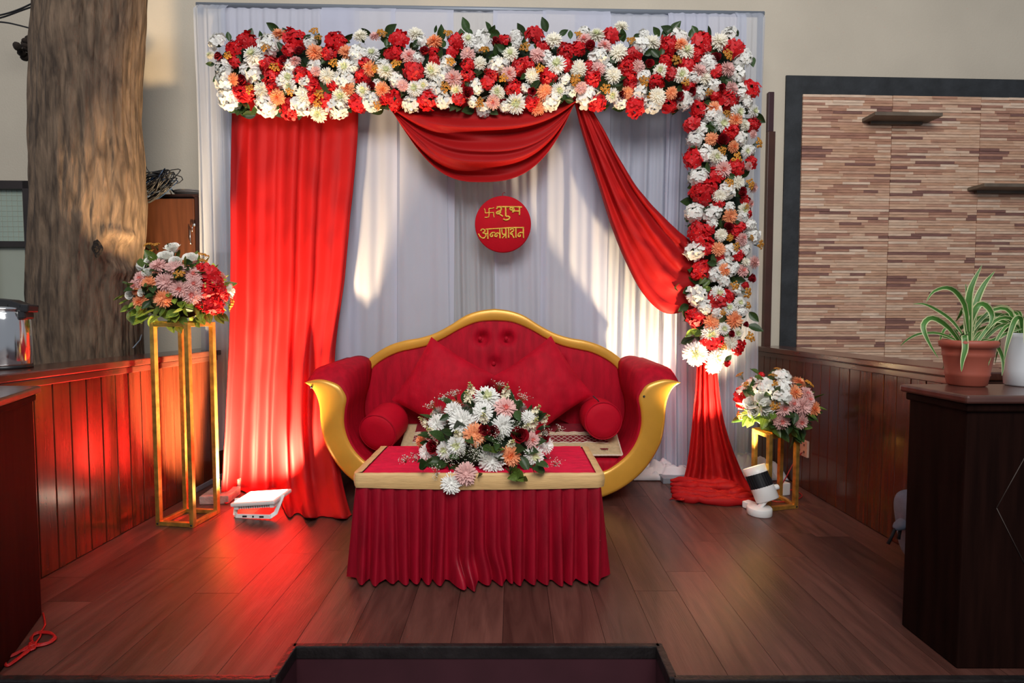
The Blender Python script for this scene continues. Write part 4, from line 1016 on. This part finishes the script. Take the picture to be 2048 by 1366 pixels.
def buttons_(seed):
    rg = random.Random(seed); q = MB(); n = 10
    for i in range(n):
        a = i * 2.4; r = .82 * math.sqrt((i + .3) / n); c = Vector((r * math.cos(a), r * math.sin(a), .25 + .35 * (1 - r) + rg.uniform(-.08, .08))); R = basis(c + Vector((0, 0, .8))); s_ = rg.uniform(.20, .27)
        q.lathe([(s_ * .55, -.10), (s_, .0), (s_ * .95, .08), (s_ * .5, .10)], 9, c, R, 0); q.lathe([(s_ * .5, .09), (s_ * .30, .125)], 7, c, R, 1)
        q.tube([c * .98, Vector((c.x * .4, c.y * .4, -.3)), Vector((0, 0, -.95))], .03, 4, 2)
    return q.mesh('button_flower_spray', [FM['button'], FM['button_c'], FM['stem']])
def leafm(seed, mat_):
    rg = random.Random(seed); q = MB(); cv = rg.uniform(-.12, .28)
    def fn(u, v): s_ = 2 * u - 1; h = .27 * math.sin((.04 + .94 * v) ** .85 * PI) ; return Vector((s_ * h, v * 1.0, abs(s_) * h * .45 + cv * v * v))
    q.grid(fn, 4, 8, 0); q.tube([(0, -.18, -.03), (0, 0, -.008), (0, .95, cv * .9 - .008)], .012, 4); return q.mesh('leaf', [mat_])
def tuberose(seed):
    rg = random.Random(seed); q = MB(); q.tube([(0, 0, -.8), (.03, 0, 0), (0, 0, 1)], .035, 5, 2)
    for i in range(15):
        t = i / 14; a = i * 2.4; z = -.45 + 1.35 * t; D = Vector((math.cos(a), math.sin(a), .55)).normalized(); c = Vector((0, 0, z)) + D * (.10 + .20 * (1 - t)); s_ = .34 * (1 - .55 * t)
        if t > .6: q.ball(c, (.06, .06, .14), 6, 4, 1, basis(D))
        else:
            R = basis(D); q.tube([Vector((0, 0, z - .05)), c], .04, 4, 0)
            for k in range(6):
                b_ = 2 * PI * k / 6; E = R @ Vector((math.cos(b_), math.sin(b_), .45)); petal(q, c, c + E * s_, R @ Vector((-math.sin(b_), math.cos(b_), 0)), s_ * .26, -.03, 0)
    return q.mesh('tuberose', [FM['tube'], FM['tube_b'], FM['stem']])
def breath(seed):
    rg = random.Random(seed); q = MB()
    for i in range(26):
        D = Vector((rg.gauss(0, .45), rg.gauss(0, .45), rg.uniform(.3, 1))); q.tube([(0, 0, -.6), D * .4 + Vector((0, 0, -.1)), D], .010, 3, 1); q.ball(D, rg.uniform(.04, .075), 5, 3, 0)
        D2 = D * .8 + Vector((rg.gauss(0, .15), rg.gauss(0, .15), .1)); q.ball(D2, rg.uniform(.03, .05), 5, 3, 0)
    return q.mesh('baby_breath', [FM['breath'], FM['stem']])
def budm():
    q = MB()
    for a in (-.5, .6): q.ball((math.sin(a) * .4, .1, math.cos(a) * .5), (.22, .22, .5), 8, 6, 0, basis((math.sin(a), .1, math.cos(a))))
    return q.mesh('bud', [FM['bud']])
KIND = {
 'W': ('hydrangea', [hydrangea(i, FM['white'], FM['white_c']) for i in (1, 2, 3)], 1.12), 'R': ('hydrangea', [hydrangea(i, FM['red'], FM['red_c']) for i in (4, 5, 6)], 1.14),
 'C': ('chrysanthemum', [mum(1, FM['cream'], FM['white_c']), mum(2, FM['cream'], FM['cream']), mum(3, FM['white'], FM['white_c'])], 1.06),
 'D': ('chrysanthemum', [mum(8, FM['white'], FM['white_c']), mum(9, FM['white'], FM['white'])], 1.14),
 'P': ('chrysanthemum', [mum(4, FM['pink'], FM['pink_c'], hl=1), mum(5, FM['pink'], FM['pink'])], 1.06), 'O': ('chrysanthemum', [mum(6, FM['orange'], FM['orange_c'], hl=1), mum(7, FM['orange'], FM['orange'])], 1.06),
 'K': ('rose', [rose(1, FM['rose']), rose(2, FM['rose'], .3)], 1.05), 'Q': ('lisianthus', [rose(3, FM['rose_w'], .9), rose(4, FM['rose_w'], .6)], 1.05),
 'B': ('button_flower_spray', [buttons_(1), buttons_(2), buttons_(3)], 1.05), 'L': ('leaf', [leafm(i, FM['leaf']) for i in (1, 2, 3)], 1), 'M': ('leaf', [leafm(i, FM['leaf_l']) for i in (4, 5)], 1),
 'T': ('tuberose', [tuberose(1), tuberose(2)], 1.3), 'G': ('baby_breath', [breath(1), breath(2), breath(3)], 1), 'U': ('bud', [budm()], 1)}
RF = random.Random(77)
def put(kind, p, face, rad, parent, spin=None):
    nm, ms, k = KIND[kind]; o = link(nm, RF.choice(ms), parent); place(o, p)
    R = basis(face) @ Matrix.Rotation(RF.uniform(0, 2 * PI) if spin is None else spin, 3, 'Z'); o.rotation_mode = 'QUATERNION'; o.rotation_quaternion = R.to_quaternion()
    s_ = rad * k; o.scale = (s_, s_, s_); return o
def leaf_at(p, outd, L, parent, kind='L', nrm=None):
    o = link('leaf', RF.choice(KIND[kind][1]), parent); place(o, p); y = Vector(outd).normalized(); v = Vector(nrm) if nrm is not None else (CAM - p).normalized()
    v = (v + Vector((RF.gauss(0, .35), RF.gauss(0, .35), RF.gauss(0, .35)))).normalized(); x = y.cross(v)
    if x.length < .05: x = y.orthogonal()
    x.normalize(); z = x.cross(y); o.rotation_mode = 'QUATERNION'; o.rotation_quaternion = Matrix((x, y, z)).transposed().to_quaternion(); o.scale = (L * 1.1, L, L); return o
def parse(s_):
    for m in re.finditer(r'([A-Z])([^A-Z]*)', s_):
        for t in m.group(2).split():
            yield m.group(1), [float(x) for x in t.split(',')]

# ---- garland along the top and down the right side
GA = [((400, 0), .1904, "W170,430,180 700,460,240 235,700,180 250,840,230 510,740,230 295,1020,250 680,1090,240 1050,1090,210 1430,1110,230 1650,560,210 1500,830,220 1190,690,160 940,680,150 1790,1060,200 1150,440,140 1920,690,170 830,850,120 620,620,120 1090,850,120 1600,700,120 1860,880,120 "
  "R480,420,190 340,500,170 340,640,130 970,400,230 940,510,160 1410,420,220 1350,550,170 730,680,220 740,800,180 860,660,150 450,960,200 740,910,150 930,1130,220 1040,770,160 1140,790,150 1170,910,180 1330,1050,170 1410,890,150 1700,790,160 1640,1070,180 1950,1020,150 1730,650,120 400,870,120 1170,1000,120 1980,560,120 "
  "C535,560,190 910,810,160 930,900,130 630,930,150 1080,990,170 1230,1180,160 1470,1000,170 1320,780,160 1510,690,150 1675,360,140 1800,550,140 1710,940,150 1950,740,140 95,570,90 "
  "O815,345,140 1195,535,160 1525,530,140 335,825,130 800,1005,140 1540,915,140 1770,705,150 1910,930,140 P990,630,110 1205,740,100 1830,370,110 K195,590,110 1040,530,100 440,840,120 1790,900,100 880,640,120 "
  "B290,580,100 690,500,120 1195,330,110 1240,400,100 775,700,110 510,940,120 1400,660,110 1895,340,100 940,955,90 1250,980,110 1230,1070,100 1860,1090,100 1830,715,90 "
  "L90,660,70 290,370,80 520,340,100 640,370,80 880,310,60 145,820,70 215,930,90 560,1150,110 410,1100,90 850,1200,110 1040,1200,100 1560,1150,90 1560,370,100 1740,320,100 1090,670,100 1120,390,90 840,480,100 1930,1110,100 1950,400,100 1300,620,100 480,1090,90 1960,440,90 570,520,80 390,600,80 650,800,80"),
 ((760, 30), .1953, "R190,240,190 150,390,150 345,570,210 790,270,190 740,370,130 555,380,120 550,460,110 900,500,150 900,610,140 1150,590,150 1100,680,150 1420,520,160 1520,500,140 1370,730,180 1590,200,190 1670,320,130 1720,620,180 1910,360,180 1920,500,140 480,850,210 130,860,190 800,840,140 1560,890,150 1275,250,120 2020,330,110 830,710,90 "
  "C360,180,150 530,555,160 900,240,140 1020,480,130 1335,385,150 1780,240,160 1810,495,190 1560,610,140 50,560,150 350,740,150 780,760,130 1830,760,140 2020,550,120 1390,890,190 1200,780,140 440,710,110 "
  "W680,490,180 160,650,160 560,730,170 310,890,180 640,860,170 990,720,150 1190,500,180 1050,230,180 1390,210,140 1060,960,150 1750,860,200 1960,770,130 950,880,110 420,260,120 390,430,120 1700,420,130 1490,740,100 1890,650,120 1280,930,120 1400,290,110 1020,330,110 620,620,120 1280,480,100 "
  "P290,410,150 895,395,140 750,640,170 1320,590,140 1610,395,150 1155,880,130 230,710,110 O550,255,150 1690,775,150 1610,930,150 K450,370,110 1180,275,120 890,790,120 1560,770,90 "
  "B690,190,120 1070,360,120 160,500,120 715,480,120 1490,330,130 1265,640,100 1635,540,100 670,730,120 1030,890,110 20,200,110 2000,650,120 "
  "L740,940,100 800,950,90 1160,980,120 1600,710,110 1340,870,100 1880,180,90 1950,190,80 1200,350,110 1240,330,100 820,180,80 60,930,90 380,280,100 1900,850,110 560,130,60 880,690,90 1000,590,90 1930,860,90 620,380,80 480,280,80 1770,700,90 1460,620,80"),
 ((1140, 20), .2051, "R410,250,170 80,370,140 970,330,190 1290,290,200 1330,370,110 1620,370,190 610,440,170 560,530,170 590,650,170 950,480,130 1150,540,160 1250,430,120 990,610,130 850,690,150 230,650,160 270,890,170 640,920,200 970,910,170 1170,750,140 1430,590,130 1780,760,170 1560,860,210 1430,820,120 1270,960,170 1210,1100,160 1790,1110,150 180,540,100 1600,1150,120 620,740,110 "
  "C505,150,130 265,230,150 480,400,160 90,555,150 430,625,150 800,300,160 1150,385,160 1470,290,170 890,580,130 1095,620,140 860,830,150 1650,990,150 1500,1090,150 1710,1110,110 1800,980,120 1330,650,130 420,820,120 "
  "W140,210,130 290,450,200 700,340,190 720,230,100 1070,260,180 1560,220,150 1700,470,180 1350,480,150 1640,620,160 180,820,220 720,640,150 680,790,180 810,910,180 1130,870,170 1280,800,150 1690,790,170 1400,1000,180 1420,730,130 500,890,130 1390,550,120 1220,650,120 380,570,110 1290,1150,110 1740,900,110 "
  "P140,280,140 340,340,130 275,560,140 670,545,130 1270,580,150 1550,560,140 110,745,110 1590,750,120 O1090,320,120 560,800,110 1410,950,120 1000,800,110 1620,1060,130 K200,350,120 775,525,100 1430,460,110 500,830,100 1065,840,100 1480,755,80 1190,790,90 "
  "B595,300,110 1040,490,120 80,240,90 50,690,110 1540,430,120 350,760,110 730,680,110 800,830,90 1360,800,80 1130,700,90 1530,1010,90 "
  "L845,200,90 950,210,110 1035,160,130 655,250,80 490,250,90 1220,190,90 1380,190,80 1625,200,80 1180,230,80 460,700,120 520,660,90 1490,670,100 830,410,100 780,400,90 1340,900,80 1560,710,90 1640,690,70 825,530,80 1080,760,90 1400,1130,120 430,480,80 900,400,80"),
 ((1340, 200), .205, "W260,370,170 360,510,160 480,590,160 700,370,150 290,740,200 570,880,180 250,1090,190 430,1100,180 590,1040,110 720,1130,130 810,1300,150 420,1200,120 790,1210,120 790,480,100 320,270,110 "
  "R240,560,200 660,650,160 470,720,170 340,900,220 270,890,140 400,840,150 310,1290,230 590,320,150 800,600,120 700,1230,110 740,980,110 770,1110,80 620,1280,140 480,1010,110 "
  "C755,490,110 460,545,120 680,800,120 490,935,120 510,1310,110 730,1060,110 P530,670,150 820,330,80 775,640,80 825,850,100 720,1340,90 790,1010,80 O415,370,120 630,450,110 600,1130,140 K520,390,130 705,900,100 580,1240,100 "
  "B510,490,100 650,560,130 580,810,110 860,420,120 780,820,120 750,1040,70 580,1340,90 L280,480,90 240,450,70 200,835,80 640,1200,80 510,1200,80 350,1070,80 380,650,100 400,270,100 600,740,90 420,300,90"),
 ((1340, 460), .2196, "W250,190,190 560,200,160 420,400,150 550,350,160 260,600,190 330,700,150 440,760,110 640,740,120 690,180,110 770,60,120 600,540,120 480,290,100 500,460,120 "
  "R310,90,190 300,370,190 240,800,170 440,640,190 540,600,130 620,230,120 380,1010,180 620,1060,150 450,240,100 330,180,110 690,500,70 460,1020,100 C450,580,140 540,710,120 640,660,100 500,900,110 560,1030,130 620,940,110 700,290,80 470,50,100 "
  "D380,950,150 250,1130,190 430,1165,150 405,1245,120 P660,90,110 780,290,120 670,370,110 O450,170,120 510,360,110 390,845,140 600,820,150 K745,440,90 560,945,70 520,1215,75 690,860,60 "
  "B550,70,70 600,150,90 590,510,100 480,750,70 700,570,120 710,690,80 730,980,110 820,130,100 740,70,70 500,1060,70 M300,460,80 340,480,80 230,930,100 180,940,90 260,950,90 340,530,70 L400,270,90 650,450,90 540,1170,70 380,300,90 700,410,80")]
gz = P(960, 145, 3.1); ga = empty('flower_garland', (gz.x, 3.12, gz.z - .25), 'L-shaped garland of red, white, pink and orange flowers along the backdrop top and right side', 'garland')
def gdepth(px, py):
    ym = 146; e1 = abs(py - ym) / 96; e2 = abs(px - lerp(1450, 1430, (py - 146) / 600)) / 84
    f1 = math.sqrt(max(0, 1 - e1 * e1)) if px < 1520 else 0
    if py > 740 - 40: e2 = max(e2, (py - 660) / 90)
    f2 = math.sqrt(max(0, 1 - e2 * e2)) if py > 100 else 0
    return f1, f2
for (o_, sc_, txt) in GA:
    tr_ = zx(o_, sc_)
    for k, (x, y, d_) in parse(txt):
        px, py = tr_(x, y); f1, f2 = gdepth(px, py); f = max(f1, f2)
        Y = 3.13 - .13 * f - (.02 if k in 'CPOKBD' else 0) - RF.uniform(0, .02); p = P(px, py, Y)
        nx = (px - lerp(1450, 1430, (py - 146) / 600)) / 84 if f2 > f1 else 0; nz = -(py - 146) / 96 if f1 >= f2 else 0
        if f1 > 0 and px < 470: nx = (px - 470) / 80
        face = Vector((nx * .8, -1, nz * .7 + .04)) + Vector((RF.gauss(0, .16), 0, RF.gauss(0, .16)))
        rad = d_ / 2 * sc_ / F * Y
        if k in 'LM':
            a = math.atan2(nz, nx) + RF.gauss(0, .7) if abs(nz) + abs(nx) > .35 else RF.uniform(0, 6.28)
            dv = Vector((math.cos(a), RF.uniform(-.5, .1), math.sin(a))); L = rad * 2.3; leaf_at(p - dv * L * .5 + Vector((0, .01, 0)), dv, L, ga, k)
        else: put(k, p + Vector((0, rad * .45, 0)), face, rad, ga)
# filler foliage between the heads
for i in range(230):
    if i < 160: px, py = RF.uniform(465, 1500), 146 + 84 * RF.uniform(-1, 1)
    else: py = RF.uniform(220, 715); px = lerp(1450, 1430, (py - 146) / 600) + 70 * RF.uniform(-1, 1)
    f = max(gdepth(px, py)); p = P(px, py, 3.13 - .075 * f); a = RF.uniform(0, 6.28); leaf_at(p, (math.cos(a), RF.uniform(-.7, -.1), math.sin(a)), RF.uniform(.06, .095), ga)
b = MB(); xs = [P(435 + i * 26, 146, 3.17) for i in range(41)]; b.tube(xs, [.06] + [.14 + .015 * math.sin(i * 2.1) for i in range(39)] + [.08], 12)
ys = [P(lerp(1450, 1430, t), lerp(150, 700, t), 3.165) for t in [i / 22 for i in range(23)]]; b.tube(ys, [.12] + [.125 + .012 * math.sin(i * 1.7) for i in range(21)] + [.05], 12)
b.v = [Vector((v.x, 3.165 + (v.y - 3.165) * .42, v.z)) for v in b.v]; b.build('foam_backing', FM['foam'], ga)

# ---- round arrangements
def arrangement(name, label, c, rad, o_, sc_, txt, floorz, fill, Lk='L', frontY=None):
    t = empty(name, (c[0], c[1], floorz), label, 'bouquet'); C = Vector(c); tr_ = zx(o_, sc_)
    def hit(px, py):
        d = ray(px, py); S_ = Vector((1 / rad[0], 1 / rad[1], 1 / rad[2])); o2 = (CAM - C) * S_; d2 = d * S_; A = d2.dot(d2); B = 2 * o2.dot(d2); D = B * B - 4 * A * (o2.dot(o2) - 1)
        tt = (-B - math.sqrt(D)) / (2 * A) if D > 0 else -B / (2 * A)
        p = CAM + d * tt; n_ = Vector(((p.x - C.x) / rad[0] ** 2, (p.y - C.y) / rad[1] ** 2, (p.z - C.z) / rad[2] ** 2)).normalized(); return p, n_
    for k, (x, y, *dd) in parse(txt):
        px, py = tr_(x, y); p, n_ = hit(px, py); d_ = (dd[0] if dd else 110) * (1.12 if frontY and k in 'DOPK' else 1.0)
        if p.z < floorz + .01 and frontY:
            p = P(px, py, frontY - .03); n_ = Vector((0, -.8, .6))
        r_ = d_ / 2 * sc_ / F * p.y
        if frontY and k in 'DPOCK' and p.y > frontY: p.z = max(p.z, floorz + r_ * .75)
        if k in 'LM':
            a = Vector((n_.x + RF.gauss(0, .4), n_.y * .6, n_.z * .6 + RF.gauss(0, .4) - .25)); L = r_ * 2.2; q_ = p - a.normalized() * L * .5
            leaf_at(q_, a, L, t, k, Vector((0, -.8, .6)))
        elif k in 'TGB': put(k, p - n_ * r_ * .4, (n_ + Vector((0, -.2, .5 if k in 'TG' else .1))).normalized() , r_, t)
        else: put(k, p - n_ * r_ * .5, (n_ * .8 + Vector((0, -.5, .12)) + Vector((RF.gauss(0, .12), 0, RF.gauss(0, .12)))).normalized(), r_, t)
    for i in range(fill):
        n_ = Vector((RF.gauss(0, 1), RF.gauss(0, 1), RF.gauss(0, .8))).normalized()
        p = C + Vector((n_.x * rad[0], n_.y * rad[1], n_.z * rad[2])) * .82
        if p.z < floorz + .012: p.z = floorz + .012
        leaf_at(p, n_ + Vector((RF.gauss(0, .4), RF.gauss(0, .4), RF.gauss(0, .3))), RF.uniform(.05, .085), t, Lk if RF.random() < .6 else 'L', (0, -.6, .8))
    # backs of the arrangement also carry blooms
    kinds = [k for k, _ in parse(txt) if k not in 'LMTGBU']
    for i in range(16):
        a = RF.uniform(.15, PI - .15); h = RF.uniform(.0, .8); n_ = Vector((math.cos(a) * math.cos(h), math.sin(a) * math.cos(h), math.sin(h))); p = C + Vector((n_.x * rad[0], n_.y * rad[1], n_.z * rad[2])) * .9
        if p.z > floorz + .03: put(RF.choice(kinds), p, n_, RF.uniform(.03, .042), t)
    b = MB(); b.ball(C - Vector((0, 0, .0)), (rad[0] * .72, rad[1] * .72, rad[2] * .72), 16, 10)
    b.v = [Vector((v.x, v.y, max(v.z, floorz + .003))) for v in b.v]; b.build('foam_base', FM['foam'], t); return t
cl = P(352, 583, lst.y); arrangement('bouquet', 'round bouquet of pink chrysanthemums and red hydrangeas on the tall gold stand', (cl.x, lst.y, cl.z), (.255, .20, .185), (220, 460), .1903,
 "Q660,170,150 590,260,160 700,320,140 870,280,160 390,440,110 195,680,90 320,660,80 400,310,80 R1060,430,230 1120,530,180 1060,640,220 1160,640,170 1070,790,210 1150,830,160 980,800,120 1220,700,110 960,400,110 "
 "P480,350,170 680,380,180 565,535,190 725,620,170 890,560,150 870,690,190 880,450,150 300,490,130 230,580,130 O385,550,140 290,770,150 535,730,180 250,640,90 B400,150,100 480,150,100 980,260,120 720,460,120 1280,780,120 430,220,80 980,320,90 U1000,580,110 1100,575,110 "
 "M160,760,120 170,830,120 230,920,140 270,940,120 330,880,130 500,860,130 560,850,130 600,900,130 650,890,150 690,930,150 660,1010,160 720,860,110 800,850,120 900,850,120 780,960,120 920,980,120 1040,920,130 1150,930,130 1200,920,110 740,770,90 680,750,90 620,690,90 850,790,90 1260,820,90 240,790,90 420,860,110 960,900,120 "
 "L380,790,110 450,620,120 400,580,110 430,700,110 960,780,90 1240,580,80 820,340,110 860,390,110 810,420,100 380,380,80 640,180,80 460,430,110 360,620,110 780,520,90 600,450,90", HL + .006, 60, 'M')
cr = P(1553, 812, rst.y); arrangement('bouquet', 'round bouquet of white hydrangeas and pink chrysanthemums on the short gold stand', (cr.x, rst.y, cr.z), (.205, .17, .165), (1420, 700), .2637,
 "W400,260,150 550,170,130 570,260,130 550,360,140 310,230,80 Q380,370,110 300,400,110 430,430,110 320,470,100 420,480,90 O690,225,100 655,310,110 815,450,110 P570,450,120 640,410,100 730,430,140 550,555,120 705,560,110 750,320,100 770,370,90 R250,340,90 225,410,80 385,180,50 "
 "B225,185,70 270,260,90 475,190,70 490,250,70 490,420,90 755,250,80 510,140,60 220,500,70 M340,510,100 270,540,90 400,550,110 440,580,110 470,500,90 370,520,90 220,530,80 420,500,90 300,550,90 500,620,100 340,160,60 "
 "L440,220,70 330,160,60 310,340,80 430,340,70 560,650,110 620,690,110 600,500,90 640,520,90 680,650,110 640,600,100 770,530,80 600,600,90 700,630,90 660,680,90", HR + .006, 50, 'M')
arrangement('flower_centrepiece', 'low domed centrepiece of white chrysanthemums, red roses and greenery on the skirted table', (P(972, 900, 2.16).x, 2.16, tz + .03), (.285, .20, .275), (780, 750), .1855,
 "D1040,200,210 760,480,230 990,380,180 660,360,150 470,510,160 1230,540,190 700,760,170 360,840,150 570,820,150 1110,1000,230 660,1150,180 1580,880,180 1720,760,140 1510,440,120 O905,640,210 1310,880,190 300,700,120 P1260,330,200 815,1045,210 1550,700,150 "
 "K1020,590,120 1110,600,130 1420,650,180 440,780,150 1690,600,100 1690,680,80 T870,150,190 1260,170,190 1010,460,170 430,610,170 350,500,150 1320,740,160 1560,520,190 1680,480,150 720,640,160 830,230,160 1590,380,160 1480,560,130 "
 "G450,330,190 580,260,190 690,210,170 1430,240,180 850,830,220 950,800,220 160,910,170 270,900,150 500,1060,190 1200,650,200 1780,950,170 1180,110,150 1830,590,130 1680,640,150 640,930,200 740,880,200 1000,900,200 1380,560,180 1150,700,180 900,900,200 "
 "L820,350,130 850,400,130 880,300,120 590,460,120 600,620,140 1380,440,140 1070,700,150 1060,800,150 1140,760,140 350,960,150 370,990,150 430,950,140 550,980,150 960,1080,130 1280,1040,170 1330,1020,180 1450,960,170 1540,1000,170 1600,1020,160 1650,970,150 1390,310,110 700,900,150 640,990,140 860,700,140 M1110,820,150 1190,820,140 1380,1050,190 1400,1100,190 1440,1100,170 1350,1090,180", tz + .004, 70, 'L', ty0)
